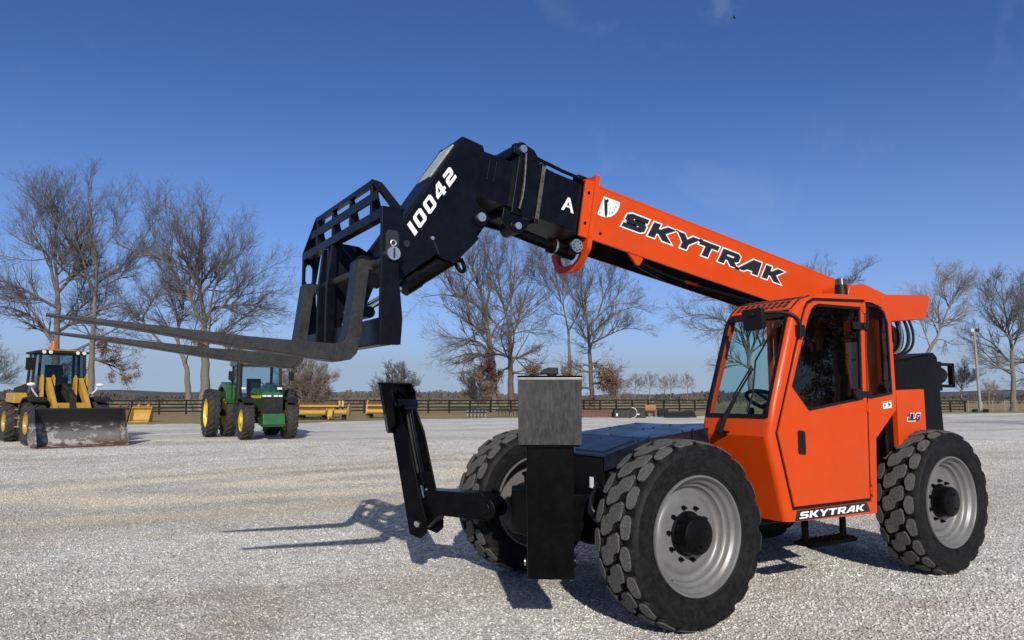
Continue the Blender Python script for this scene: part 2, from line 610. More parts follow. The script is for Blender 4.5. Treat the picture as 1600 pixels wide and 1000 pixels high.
# ---------------------------------------------------------------- outriggers
def outrigger(sg):
    # splayed outwards and forwards; the upper end leans out
    M = Matrix(((.825, .565, .124, 1.015), (-sg*.565, sg*.825, sg*.181, .886 if sg > 0 else -1.10), (0, 0, 1, .42), (0, 0, 0, 1)))
    o = MB(M)
    o.box(-.145, .145, -.016, 0, 0, .86)
    for x in (-.145, .125):
        o.prism([(-.17, .02), (-.19, .12), (-.17, .30), (-.15, .84), (-.10, 1.06), (-.03, 1.10), (-.003, 1.06), (-.003, 0), (-.10, -.03)], x-.001, x+.021, 'x')
    o.box(-.125, .125, -.10, -.014, .60, .63)
    arm = o.build('outrigger_arm', BLACK, TH, bevel=.006)
    p = MB(M)
    p.m = 0
    p.box(-.192, .192, .006, .030, .845, 1.250)
    p.m = 1
    p.box(-.194, .194, -.07, .034, 1.250, 1.262)
    p.box(-.18, .18, -.03, .028, .832, .846)
    p.m = 2
    p.box(-.192, .192, .0305, .0345, 1.236, 1.2495)
    p.m = 1
    for x in (-.190, .176):
        p.prism([(.006, 1.25), (-.07, 1.25), (-.10, 1.18), (-.07, .90), (.006, .85)], x, x+.014, 'x')
    for x in (-.06, .05):
        p.prism([(.006, 1.20), (-.09, 1.14), (-.11, 1.03), (.006, .92)], x, x+.014, 'x')
    foot = p.build('outrigger_foot', [PADGREY, BLACK, STEEL], TH, bevel=.003)
    c = MB(M)
    c.cyl((0, -.10, .42), (0, -.085, 1.02), .052, n=20)
    c.cyl((0, -.10, .40), (0, -.10, .46), .062, n=20)
    c.cyl((-.09, -.085, 1.05), (.09, -.085, 1.05), .048, n=18)
    c.box(-.05, .05, -.19, -.09, .36, .50)
    c.box(.02, .11, -.20, -.12, .40, .50)
    c.tube([(.05, -.15, 1.0), (.08, -.17, .8), (.07, -.17, .5)], .013, 8, 1)
    c.build('outrigger_cylinder', BLACK, TH, bevel=.004)
    c = MB(M)
    c.cyl((0, -.10, .24), (0, -.10, .40), .026, n=14)
    c.cyl((.06, -.19, .30), (.06, -.19, .37), .014, n=10)
    c.cyl((.10, -.17, .30), (.10, -.17, .40), .014, n=10)
    c.build('cylinder_rod', CHROME, TH)
    for z, y in ((.09, -.10), (1.08, -.075)):
        c = MB(M)
        c.m = 0
        c.cyl((-.16, y, z), (.155, y, z), .045, n=20)
        c.m = 1
        c.cyl((.155, y, z), (.167, y, z), .024, n=16)
        c.build('pivot_pin', [BLACK, STEEL], TH)
    c = MB(M)
    c.prism([(-.02, .05), (-.06, .30), (-.20, .36), (-.72, .36), (-.80, .26), (-.74, .14), (-.28, .16), (-.12, .04)], -.085, .085, 'x')
    c.cyl((-.12, -.74, .25), (.12, -.74, .25), .09, n=24)
    c.cyl((.12, -.74, .25), (.135, -.74, .25), .05, n=20)
    c.build('outrigger_beam', BLACK, TH, bevel=.008)


PADGREY = mat('scuffed_grey_pad', (0.030, 0.030, 0.030), 0.6, metal=0.1, var=0.4, scale=5, dust=(0.095, 0.093, 0.089), dust_amt=0.75, bump=0.2, bscale=35)
# long vertical scuffs on the pad
_nt = PADGREY.node_tree
for _n in _nt.nodes:
    if _n.type == 'TEX_NOISE' and abs(_n.inputs['Scale'].default_value-5*2.3) < 1e-4:
        _mp = N(_nt, 'ShaderNodeMapping')
        _mp.inputs['Scale'].default_value = (5, 5, .30)
        _nt.links.new(_nt.nodes['Texture Coordinate'].outputs['Object'], _mp.inputs['Vector'])
        _nt.links.new(_mp.outputs[0], _n.inputs['Vector'])
outrigger(1)
outrigger(-1)
mb = MB()
mb.prism([(.24, -.42), (.24, .36), (.50, .28), (.60, .10), (.60, -.26), (.50, -.42)], .50, .84, 'z')
mb.build('front_frame', BLACK, TH, bevel=.01)
# work light standing on the left foot's top edge
mb = MB()
WM = Matrix(((.825, .565, 0, 1.17), (-.565, .825, 0, 1.10), (0, 0, 1, 1.683), (0, 0, 0, 1)))
mb = MB(WM)
mb.cyl((-.02, -.05, 0), (-.02, -.05, .015), .03, n=14)
mb.prism([(.055, .008), (.05, .02), (.03, .04), (0, .05), (-.06, .05), (-.06, .008)], -.09, -.02, 'y')
mb.build('work_light', PLASTIC, TH, bevel=.006)

# ---------------------------------------------------------------- cab
YL, YI = 1.10, 0.40             # outer (left) and inner face
FRONT = [(-.965, .63), (-.80, 1.26), (-.86, 1.50), (-1.10, 2.16), (-1.16, 2.25), (-1.26, 2.325), (-1.42, 2.372)]   # x, z of the nose line
RC = .055                       # radius of the corner pillars
mb = MB()
# curved corner pillars swept along the nose line
for yc, s in ((YL-RC, 1), (YI+RC, -1)):
    vs, fs = [], []
    K = 7
    for x, z in FRONT:
        for k in range(K):
            t = (PI/2)*k/(K-1)
            vs.append((x-RC+RC*math.cos(t), yc+s*RC*math.sin(t), z))
        vs += [(x-RC-.02, yc+s*(RC-.03), z), (x-.05, yc-s*.01, z)]
    n = K+2
    for i in range(len(FRONT)-1):
        for k in range(n):
            fs.append((i*n+k, i*n+(k+1) % n, (i+1)*n+(k+1) % n, (i+1)*n+k))
    fs += [tuple(range(n)), tuple(range(len(FRONT)*n-1, (len(FRONT)-1)*n-1, -1))]
    mb.add(vs, fs)


def fx(z):
    for (xa, za), (xb, zb) in zip(FRONT, FRONT[1:]):
        if za <= z <= zb:
            return xa+(xb-xa)*(z-za)/(zb-za)
    return FRONT[-1][0]


# lower nose plate, with slight gap to the pillars
ya, yb = YI+RC, YL-RC
for za, zb in ((.63, 1.26), (1.26, 1.395)):
    mb.hexa([(fx(za), ya, za), (fx(za), yb, za), (fx(za)-.03, yb, za), (fx(za)-.03, ya, za),
             (fx(zb), ya, zb), (fx(zb), yb, zb), (fx(zb)-.03, yb, zb), (fx(zb)-.03, ya, zb)])
# header above the windscreen
for za, zb in ((2.19, 2.25), ):
    mb.hexa([(fx(za), ya, za), (fx(za), yb, za), (fx(za)-.04, yb, za), (fx(za)-.04, ya, za),
             (fx(zb), ya, zb), (fx(zb), yb, zb), (fx(zb)-.04, yb, zb), (fx(zb)-.04, ya, zb)])
# roof
mb.prism([(-1.42, 2.372), (-1.6, 2.392), (-2.05, 2.405), (-2.24, 2.385), (-2.36, 2.31), (-2.41, 2.20), (-2.37, 2.20), (-2.32, 2.29), (-2.22, 2.35), (-2.05, 2.37), (-1.42, 2.335)], YI, YL-.012, 'y')
DOOR = [(-1.31, 2.285), (-1.275, 2.24), (-1.235, 2.15), (-.895, 1.285), (-1.05, .738), (-1.985, .738), (-2.035, 2.345), (-1.38, 2.315)]
QWIN = [(-2.065, 2.335), (-2.235, 2.335), (-2.32, 2.285), (-2.365, 2.19), (-2.375, 1.585), (-2.055, 1.545)]
SIDE = [(-.965-RC, .63), (-.80-RC, 1.26), (-.86-RC, 1.50), (-1.10-RC, 2.16), (-1.16-RC, 2.25), (-1.26-RC, 2.325), (-1.42, 2.372), (-1.6, 2.392), (-2.05, 2.405), (-2.24, 2.385), (-2.36, 2.31), (-2.42, 2.20), (-2.435, 1.56), (-2.425, 1.45), (-2.12, 1.215), (-2.08, .61)]
g = offset_poly(DOOR, .026)
mb.prism(SIDE, YL-.045, YL, 'y', [g, QWIN])
# rear wall and floor
mb.prism([(YI, .62), (YL-.046, .62), (YL-.046, 1.50), (YI, 1.50)], -2.10, -2.06, 'x')
mb.box(-2.41, -2.37, YI, YL-.05, 1.50, 2.20)
mb.box(-2.08, -1.0, YI+.01, YL-.06, .625, .66)
# right wall with its big window
mb.prism([(-.965-RC, .63), (-.80-RC, 1.26), (-1.10-RC, 2.16), (-1.26, 2.31), (-2.05, 2.35), (-2.38, 2.2), (-2.38, 1.45), (-2.08, 1.2), (-2.08, .63)], YI, YI+.03, 'y',
         [[(-.93, 1.40), (-1.24, 2.20), (-1.75, 2.24), (-1.75, 1.40)], [(-1.98, 1.72), (-2.26, 1.84), (-2.26, 2.06), (-2.12, 2.10)]])
CAB = mb.build('cab', ORANGE, TH, bevel=.006)

# sloping roof screen with slots over the windscreen
mb = MB()
for za, zb in ((2.252, 2.325), (2.325, 2.372)):
    mb.hexa([(fx(za), ya, za), (fx(za), yb, za), (fx(za)-.03, yb, za-.01), (fx(za)-.03, ya, za-.01),
             (fx(zb), ya, zb), (fx(zb), yb, zb), (fx(zb)-.02, yb, zb-.02), (fx(zb)-.02, ya, zb-.02)])
mb.m = 1
for row, (za, zb) in enumerate(((2.262, 2.288), (2.297, 2.320), (2.333, 2.362))):
    k = 9
    for j in range(k):
        y = ya+.03+(yb-ya-.06)*j/k
        w = (yb-ya-.06)/k*.62
        o = .004
        mb.hexa([(fx(za)+o, y, za+o), (fx(za)+o, y+w, za+o), (fx(za)-.01, y+w, za), (fx(za)-.01, y, za),
                 (fx(zb)+o, y, zb+o), (fx(zb)+o, y+w, zb+o), (fx(zb)-.01, y+w, zb), (fx(zb)-.01, y, zb)])
mb.build('roof_screen', [ORANGE_D, DECALBLACK], CAB)

# black gaskets: windscreen surround, seams
mb = MB()


def strip(pts, w, d=.004):
    """flat black seal along pts lying on the windscreen plane (x from the nose line)"""
    for a, b in zip(pts, pts[1:]):
        (y0, z0), (y1, z1) = a, b
        if abs(y0-y1) < 1e-6:
            mb.hexa([(fx(z0)+d, y0-w, z0), (fx(z0)+d, y0+w, z0), (fx(z0)-.02, y0+w, z0), (fx(z0)-.02, y0-w, z0),
                     (fx(z1)+d, y1-w, z1), (fx(z1)+d, y1+w, z1), (fx(z1)-.02, y1+w, z1), (fx(z1)-.02, y1-w, z1)])
        else:
            mb.hexa([(fx(z0-w)+d, y0, z0-w), (fx(z0+w)+d, y0, z0+w), (fx(z0+w)-.02, y0, z0+w), (fx(z0-w)-.02, y0, z0-w),
                     (fx(z1-w)+d, y1, z1-w), (fx(z1+w)+d, y1, z1+w), (fx(z1+w)-.02, y1, z1+w), (fx(z1-w)-.02, y1, z1-w)])


strip([(ya-.004, 1.40), (ya-.004, 1.50), (ya-.004, 2.16), (ya-.004, 2.215)], .014)
strip([(yb+.004, 1.40), (yb+.004, 1.50), (yb+.004, 2.16), (yb+.004, 2.215)], .014)
strip([(ya, 1.41), (yb, 1.41)], .017)
strip([(ya, 2.21), (yb, 2.21)], .030)
mb.tube([(fx(z)-.004, yb+.008, z) for z in (2.24, 2.28, 2.325, 2.36)], .009, 6)
mb.tube([(fx(z)-.004, ya-.008, z) for z in (2.24, 2.28, 2.325, 2.36)], .009, 6)
mb.build('windscreen_seal', PLASTIC, CAB)
mb = MB()
mb.hexa([(fx(1.41)-.012, ya, 1.41), (fx(1.41)-.012, yb, 1.41), (fx(1.41)-.018, yb, 1.41), (fx(1.41)-.018, ya, 1.41),
         (fx(1.5)-.012, ya, 1.5), (fx(1.5)-.012, yb, 1.5), (fx(1.5)-.018, yb, 1.5), (fx(1.5)-.018, ya, 1.5)])
mb.hexa([(fx(1.5)-.012, ya, 1.5), (fx(1.5)-.012, yb, 1.5), (fx(1.5)-.018, yb, 1.5), (fx(1.5)-.018, ya, 1.5),
         (fx(2.16)-.012, ya, 2.16), (fx(2.16)-.012, yb, 2.16), (fx(2.16)-.018, yb, 2.16), (fx(2.16)-.018, ya, 2.16)])
mb.hexa([(fx(2.16)-.012, ya, 2.16), (fx(2.16)-.012, yb, 2.16), (fx(2.16)-.018, yb, 2.16), (fx(2.16)-.018, ya, 2.16),
         (fx(2.2)-.012, ya, 2.2), (fx(2.2)-.012, yb, 2.2), (fx(2.2)-.018, yb, 2.2), (fx(2.2)-.018, ya, 2.2)])
mb.build('windscreen', GLASS, CAB, angle=10)
# door
DWIN = [(-1.375, 2.275), (-1.335, 2.24), (-1.29, 2.16), (-1.07, 1.635), (-1.262, 1.447), (-1.963, 1.535), (-1.99, 2.305), (-1.43, 2.295)]
mb = MB()
mb.prism(DOOR, YL-.035, YL+.006, 'y', [DWIN])
DOOR_O = mb.build('door', ORANGE, TH, bevel=.004)
mb = MB()
mb.prism(offset_poly(DWIN, .004), YL-.012, YL-.004, 'y', [offset_poly(DWIN, -.020)])
mb.prism(offset_poly(DOOR, .0255), YL-.034, YL-.006, 'y', [offset_poly(DOOR, .0012)])
mb.build('door_seal', PLASTIC, DOOR_O)
mb = MB()
mb.prism(offset_poly(DWIN, -.003), YL-.020, YL-.014, 'y')
mb.build('door_window', DGLASS, DOOR_O)
mb = MB()
mb.prism([(-1.112, 1.295), (-1.122, 1.305), (-1.185, 1.297), (-1.195, 1.285), (-1.195, 1.13), (-1.185, 1.118), (-1.122, 1.126), (-1.112, 1.138)], YL+.004, YL+.016, 'y')
mb.box(-1.185, -1.155, YL+.014, YL+.022, 1.16, 1.26)
mb.build('door_handle', PLASTIC, DOOR_O, bevel=.004)
for z in (2.30, 1.47, .80):
    mb = MB()
    mb.cyl((-2.018, YL+.012, z-.045), (-2.018, YL+.012, z+.045), .012, n=10)
    mb.box(-2.045, -1.99, YL+.0045, YL+.0125, z-.03, z+.03)
    mb.build('door_hinge', ORANGE, DOOR_O, bevel=.002)
mb = MB()
mb.box(-2.065, -1.86, YL+.005, YL+.02, 2.115, 2.175)
mb.cyl((-2.0, YL+.015, 2.145), (-2.0, YL+.035, 2.145), .022, n=12)
mb.build('window_latch', PLASTIC, DOOR_O, bevel=.003)
mb = MB()
mb.box(-2.065, -1.87, YL+.005, YL+.02, 1.555, 1.605)
mb.cyl((-1.88, YL-.005, 1.58), (-1.88, YL+.025, 1.58), .045, n=20)
mb.build('window_latch', PLASTIC, DOOR_O, bevel=.003)
mb = MB()
mb.prism(offset_poly(QWIN, .004), YL-.012, YL+.004, 'y', [offset_poly(QWIN, -.016)])
mb.build('quarter_window_seal', PLASTIC, CAB)
mb = MB()
mb.prism(offset_poly(QWIN, -.003), YL-.010, YL-.004, 'y')
mb.build('quarter_window', DGLASS, CAB)
mb = MB()
mb.cyl((-2.30, YL-.004, 1.66), (-2.30, YL+.012, 1.66), .042, n=20)
mb.build('quarter_window_latch', PLASTIC, CAB)
mb = MB()
mb.m = 0
mb.prism([(-2.235, 1.515), (-2.36, 1.527), (-2.36, 1.468), (-2.235, 1.456)], YL+.0005, YL+.0025, 'y')
mb.m = 1
mb.prism([(-2.31, 1.51), (-2.345, 1.495), (-2.31, 1.475)], YL+.0026, YL+.0036, 'y')
mb.prism([(-2.25, 1.48), (-2.262, 1.503), (-2.272, 1.48)], YL+.0026, YL+.0036, 'y')
mb.m = 2
mb.prism([(-2.238, 1.513), (-2.357, 1.525), (-2.357, 1.517), (-2.238, 1.505)], YL+.0026, YL+.0036, 'y')
mb.build('warning_sticker', [WHITE, DECALBLACK, ORANGE], CAB)
# right window pane
mb = MB()
mb.prism([(-.93, 1.40), (-1.24, 2.20), (-1.75, 2.24), (-1.75, 1.40)], YI+.01, YI+.016, 'y')
mb.build('side_window', GLASS, CAB)
# model name strip under the door
mb = MB()
mb.prism([(-1.08, .709), (-1.945, .709), (-1.985, .632), (-1.05, .632)], YL+.0005, YL+.002, 'y')
STRIP = mb.build('name_strip', DECALBLACK, CAB)
lettering('SKYTRAK', (-1.10, YL+.0021, .645), (-1, 0, 0), (0, 0, 1), .050, .81, .35, gap=.16).build('lettering', WHITE, STRIP)
# interior
mb = MB()
mb.m = 0
mb.box(-1.95, -1.45, .52, .98, .98, 1.10)                     # seat
mb.prism([(-1.93, 1.08), (-1.78, 1.08), (-1.88, 1.75), (-2.0, 1.75)], .54, .96, 'y')
mb.box(-1.98, -1.88, .62, .88, 1.76, 1.95)
mb.box(-1.9, -1.5, .50, 1.0, .66, .98)
mb.box(-1.45, -1.05, .42, .52, .66, 1.25)                     # right console
mb.prism([(-.90, 1.15), (-.95, 1.36), (-1.15, 1.30), (-1.12, .66), (-1.02, .66)], .60, .92, 'y')   # dash
mb.tube([(-1.05, .78, 1.2), (-1.20, .78, 1.50)], .03, 10)
mb.box(-1.36, -1.30, .46, .50, 1.25, 1.47)
mb.box(-2.05, -1.35, YI+.035, YL-.05, 2.24, 2.32)            # headliner
mb.box(-2.05, -2.0, YI+.04, YL-.06, 1.50, 1.58)
mb.build('seat_and_controls', PLASTIC, CAB, bevel=.015)
mb = MB()
ring = []
ax = Vector((-.15, 0, .30)).normalized()
u1, u2 = Vector((0, 1, 0)), ax.cross(Vector((0, 1, 0)))
c0 = Vector((-1.21, .78, 1.52))
for k in range(25):
    t = 2*PI*k/24
    ring.append(c0+u1*(.19*math.cos(t))+u2*(.19*math.sin(t)))
mb.tube(ring, .016, 8)
for t in (0.5, 2.6, 4.7):
    mb.tube([c0, c0+u1*(.19*math.cos(t))+u2*(.19*math.sin(t))], .012, 6)
mb.build('steering_wheel', PLASTIC, CAB)
mb = MB()
mb.box(-1.66, -1.62, YI+.035, YI+.07, 1.30, 2.24)
mb.box(-2.32, -2.27, YI+.046, YI+.09, 1.45, 2.28)
mb.box(-2.354, -2.30, .96, 1.03, 1.5, 2.22)
mb.box(-2.04, -2.0, .93, .98, 1.5, 2.24)
mb.build('inner_post', ORANGE_D, CAB)
mb = MB()
mb.prism([(-2.36, .70), (-1.78, .70), (-1.78, 2.30), (-2.36, 2.30)], YI+.032, YI+.045, 'y', [[(-1.98, 1.72), (-2.26, 1.84), (-2.26, 2.06), (-2.12, 2.10)]])
mb.box(-2.368, -2.355, YI+.05, YL-.06, 1.45, 2.30)
mb.box(-2.36, -1.45, YI+.05, YL-.06, 2.325, 2.333)
mb.box(-2.055, -2.045, YI+.05, YL-.06, .68, 1.50)
mb.box(-2.05, -1.02, YL-.062, YL-.05, .68, .70)
mb.prism([(-1.9, 1.5), (-1.7, 1.95), (-1.66, 1.95), (-1.82, 1.45)], .50, .56, 'y')
mb.cyl((-1.55, .98, 1.1), (-1.45, .90, 1.42), .03, n=10)
mb.build('cab_lining', PLASTIC, CAB)
# wiper
mb = MB()
n0 = Vector((.93, 0, .34))
p0 = Vector((fx(1.27)+.012, .655, 1.27))


def wp(y, z, d):
    return (fx(z)+d, y, z)


mb.cyl(wp(.655, 1.27, -.01), wp(.655, 1.28, .05), .026, n=14)
mb.cyl(wp(.58, 1.285, .01), wp(.73, 1.285, .03), .010, n=8)
mb.tube([wp(.655, 1.28, .045), wp(.69, 1.40, .05), wp(.76, 1.55, .045)], [.022, .020, .013], 8)
mb.tube([wp(.76, 1.55, .045), wp(.86, 1.78, .03)], .009, 6)
mb.tube([wp(.73, 1.55, .045), wp(.84, 1.80, .03)], .007, 6)
mb.tube([wp(.86, 1.84, .022), wp(.90, 1.58, .018), wp(.88, 1.44, .018)], .008, 6)
mb.tube([wp(.86, 1.84, .022), wp(.99, 2.14, .018)], .008, 6)
mb.build('wiper', PLASTIC, CAB)
# mirror
mb = MB()
mb.prism([(.79, 2.245), (.775, 2.225), (.79, 2.09), (.815, 2.075), (.975, 2.085), (.985, 2.105), (.975, 2.235), (.955, 2.25)], -.955, -.915, 'x')
mb.cyl((-.915, .885, 2.20), (-.90, .885, 2.20), .02, n=12)
mb.tube([(-.97, .88, 2.20), (-1.03, .99, 2.22), (-1.12, 1.10, 2.20), (-1.17, 1.13, 2.13), (-1.17, 1.13, 2.04)], .014, 8, 2)
mb.box(-1.20, -1.14, 1.075, 1.15, 2.02, 2.11)
mb.build('mirror', PLASTIC, CAB, bevel=.008)
# beacon and roof bits
mb = MB()
mb.cyl((-2.18, .80, 2.40), (-2.18, .80, 2.425), .075, n=20)
mb.cyl((-2.18, .80, 2.425), (-2.18, .80, 2.545), .058, .052, n=20)
mb.build('beacon_body', PLASTIC, CAB, bevel=.004)
mb = MB()
mb.cyl((-2.18, .80, 2.545), (-2.18, .80, 2.60), .050, .044, n=20)
mb.build('beacon_lens', mat('smoked_lens', (.05, .045, .04), .25, coat=.3), CAB)
mb = MB()
mb.tube([(-1.82, .80, 2.395), (-1.84, .80, 2.43), (-1.93, .80, 2.44), (-1.97, .80, 2.40)], .012, 8, 2)
mb.box(-2.06, -1.99, .76, .84, 2.395, 2.435)
mb.build('lifting_eye', ORANGE_D, CAB)
mb = MB()
mb.tube([(-2.3, .8, 2.37), (-2.33, .8, 2.42), (-2.42, .78, 2.42), (-2.47, .75, 2.36)], .018, 8, 2)
mb.box(-2.40, -2.30, .72, .80, 2.36, 2.415)
mb.build('air_nozzle', PLASTIC, CAB)
# step
mb = MB()
for x in (-1.38, -1.86):
    mb.box(x-.03, x+.03, .92, .945, .40, .66)
mb.box(-1.91, -1.33, .86, 1.03, .395, .425)
for k in range(9):
    mb.box(-1.89+.06*k, -1.87+.06*k, .87, 1.02, .424, .437)
mb.build('step', MATTBLACK, TH, bevel=.004)

# ---------------------------------------------------------------- rear body
mb = MB()
mb.prism([(-2.72, 1.62), (-3.16, 1.632), (-3.165, 1.0), (-2.72, 1.0)], .80, .935, 'y')
SP = mb.build('side_panel', ORANGE, TH, bevel=.008)
PX = -2.865
lettering('JLG', (PX, .9352, 1.345), (-1, 0, 0), (0, 0, 1), .062, .205, .3, grow=.008, gap=.08).build('lettering_outline', WHITE, SP)
lettering('JLG', (PX, .9375, 1.345), (-1, 0, 0), (0, 0, 1), .062, .205, .3, gap=.08).build('lettering', DECALBLACK, SP)
mb = MB()
mb.prism([(-2.62, .85), (-2.62, 1.87), (-3.30, 1.97), (-3.46, 1.985), (-3.52, 1.95), (-3.56, 1.30), (-3.60, .85)], .36, .885, 'y')
mb.build('rear_tank', BLACK, TH, bevel=.03, seg=3)
mb = MB()                                     # tail lamp in its guard
for z in (1.665, 1.875):
    mb.box(-3.80, -3.50, .83, .875, z-.014, z+.014)
mb.box(-3.815, -3.775, .83, .875, 1.651, 1.889)
mb.box(-3.58, -3.50, .70, .878, 1.62, 1.90)
mb.build('lamp_guard', BLACK, TH)
mb = MB()
mb.cyl((-3.56, .80, 1.77), (-3.68, .80, 1.77), .070, .078, n=20)
mb.cyl((-3.68, .80, 1.77), (-3.71, .80, 1.77), .078, .055, n=20)
mb.build('tail_lamp', PLASTIC, TH)
mb = MB()                                     # engine pod on the far side
mb.prism([(-.85, .62), (-.95, 1.24), (-2.75, 1.27), (-2.85, .62)], -1.12, -.52, 'y')
mb.build('engine_cover', ORANGE, TH, bevel=.03, seg=3)
PALEHOSE = mat('highlight_hose', (.16, .16, .16), .35, metal=.4, var=.3, scale=30)  # paler hoses, with highlights put into their colour
mb = MB()
mb.box(-3.72, -3.45, -.95, .30, .62, 1.35)
mb.build('counterweight', BLACK, TH, bevel=.04, seg=3)
for k, (dx, y) in enumerate(((0, .30), (.03, .25), (.06, .33), (.10, .20), (.02, .36), (.13, .28), (.17, .34), (.21, .24))):
    mb = MB()
    mb.tube([(-3.95+dx, y, 2.42), (-4.03+dx*1.2, y+.02, 2.25), (-3.97+dx*1.2, y+.04, 2.08), (-3.75+dx*.8, y+.05, 1.985), (-3.50, y+.03, 1.99), (-3.20, y, 2.02)], .014, 8, 2)
    mb.build('boom_hose', RUBBERHOSE if k % 3 else PALEHOSE, TH)
mb = MB()
for k in range(5):
    x = -3.50+.07*k
    mb.tube([(x, .38, 1.98), (x-.01, .40, 2.10), (x+.05, .38, 2.28+.02*k), (x+.12, .30, 2.34)], .013, 8, 2)
    mb.cyl((x, .38, 1.97), (x, .38, 2.06), .019, n=10)
mb.build('hydraulic_pipe', CHROME, TH)

mb = MB()
mb.cyl((-3.72, -.30, 2.13), (-3.72, .20, 2.13), .20, n=28)
mb.cyl((-3.98, -.30, 2.18), (-3.98, .16, 2.18), .15, n=28)
mb.build('hose_drum', BLACK, TH)  # black drums added as dark fill behind the hoses
# ---------------------------------------------------------------- boom
BA = R_(9.5)
BM = Matrix(((math.cos(BA), 0, -math.sin(BA), .015), (0, 1, 0, Y0), (math.sin(BA), 0, math.cos(BA), 3.30), (0, 0, 0, 1)))
mb = MB(BM)
W = .225
mb.m = 0
mb.box(-4.10, 0, W-.012, W, -.46, 0)
mb.box(-4.10, 0, -W, -W+.012, -.46, 0)
mb.box(-4.10, .04, -W+.012, W-.012, -.012, 0)
mb.m = 1
mb.box(-4.10, 0, -W+.012, W-.012, -.457, -.445)
mb.m = 0
mb.box(-4.1, 0, W, W+.003, -.015, 0)
mb.box(-4.1, -.02, W-.02, W+.004, -.468, -.456)
# collar at its mouth
mb.box(-.022, .022, -W-.03, W+.03, 0, .07)
mb.box(-.022, .022, W+.0005, W+.03, -.47, 0)
mb.box(-.022, .022, -W-.03, -W-.0005, -.47, 0)
mb.box(.022, .105, W-.006, W+.016, -.475, .01)
mb.box(.022, .105, -W-.016, -W+.006, -.475, .01)
mb.box(.022, .105, -W+.006, W-.006, .0, .012)
# the mouth plate runs on below the boom as a ring round the cylinder
ring = [(W+.03, -.47), (W+.03, -.56), (.17, -.68), (.10, -.73), (-.10, -.73), (-.17, -.68), (-W-.03, -.56), (-W-.03, -.47)]
BMX = BM @ Matrix(((1, 0, 0, 0), (0, 1, 0, 0), (0, 0, 1, 0), (0, 0, 0, 1)))
mb.prism(ring, -.022, .022, 'x', [[(W-.04, -.50), (W-.04, -.545), (.13, -.635), (.08, -.67), (-.08, -.67), (-.13, -.635), (-W+.04, -.545), (-W+.04, -.50)]])
# wedge bracket below the side
mb.prism([(-.43, -.468), (-.60, -.468), (-.57, -.545), (-.53, -.545)], W-.03, W-.005, 'y')
BOOM = mb.build('boom', [ORANGE, MATTBLACK], TH, bevel=.004)
for s, t in ((.065, -.10), (.065, -.36), (-.14, -.10), (-.11, -.395)):
    mb = MB(BM)
    mb.cyl((s, W+.004, t), (s, W+.022 if s > 0 else W+.008, t), .013, n=10)
    mb.build('boom_bolt', BLACK, BOOM)
# rear end of the boom: hump and hose box
mb = MB()
mb.prism([(-2.86, 2.56), (-2.90, 2.655), (-3.14, 2.69), (-3.56, 2.60), (-3.56, 2.40), (-2.86, 2.40)], .10, .41, 'y')
mb.build('boom_hump', ORANGE, BOOM, bevel=.02, seg=3)
mb = MB()
mb.prism([(-3.42, 2.60), (-4.28, 2.655), (-4.285, 2.60), (-4.22, 2.44), (-4.15, 2.385), (-3.54, 2.325), (-3.42, 2.33)], -.60, .42, 'y')
mb.build('hose_cover', ORANGE, BOOM, bevel=.015, seg=3)
# boom letters
dB = Vector((-math.cos(BA), 0, -math.sin(BA)))
nB = Vector((-math.sin(BA), 0, math.cos(BA)))
o0 = BM @ Vector((-.325, W+.0035, -.262))
lettering('SKYTRAK', o0, dB, nB, .126, 2.03, .42, grow=.019, gap=.27).build('lettering_outline', WHITE, BOOM)
o0 = BM @ Vector((-.325, W+.0060, -.262))
lettering('SKYTRAK', o0, dB, nB, .126, 2.03, .42, grow=.006, gap=.27).build('lettering', DECALBLACK, BOOM)
# boom angle dial with hanging needle
mb = MB(BM)
cs, ct, cr = -.10, -.085, .165
arc = [(cs-cr*1.05*math.cos(R_(a)), ct-cr*math.sin(R_(a))) for a in range(0, 106, 7)]
mb.prism([(cs, ct+.012), (cs-cr*1.05, ct+.012)]+arc, W+.0035, W+.0052, 'y')
DIAL = mb.build('angle_dial', WHITE, BOOM)
mb = MB(BM)
for k, tx in enumerate(('0', '1', '2', '3', '4', '5', '6')):
    a = R_(98-13.5*k)
    vs, fs = fmesh(tx, .032)
    px, pz = cs-cr*.86*math.cos(a), ct-cr*.86*math.sin(a)
    mb.add([(px-v[0]+.008, W+.0056+v[2], pz+v[1]-.01) for v in vs], fs)
mb.build('dial_numbers', DECALBLACK, DIAL)
mb = MB(BM)
ca, sa = math.cos(R_(80.5)), math.sin(R_(80.5))
nx, nz = -ca, -sa
q = (-nz, nx)
mb.prism([(cs-.02+q[0]*.016, ct-.012+q[1]*.016), (cs-.02-q[0]*.016, ct-.012-q[1]*.016), (cs-.02+nx*.12-q[0]*.013, ct-.012+nz*.12-q[1]*.013), (cs-.02+nx*.155, ct-.012+nz*.155), (cs-.02+nx*.12+q[0]*.013, ct-.012+nz*.12+q[1]*.013)], W+.006, W+.012, 'y')
mb.build('needle', DECALBLACK, DIAL)
# hoses slung under the boom
mb = MB(BM)
for k in range(3):
    mb.tube([(-.62, W-.06-.04*k, -.50), (-1.1, W-.06-.04*k, -.545-.015*k), (-1.6, W-.06-.04*k, -.52), (-2.4, W-.05-.04*k, -.49)], .010, 6, 2)
mb.build('boom_pipe', RUBBERHOSE, BOOM)
mb = MB(BM)
for k in range(2):
    mb.cyl((-1.15, W-.06-.05*k, -.535), (-1.30, W-.06-.05*k, -.53), .020, n=8)
mb.build('pipe_fitting', CHROME, BOOM)

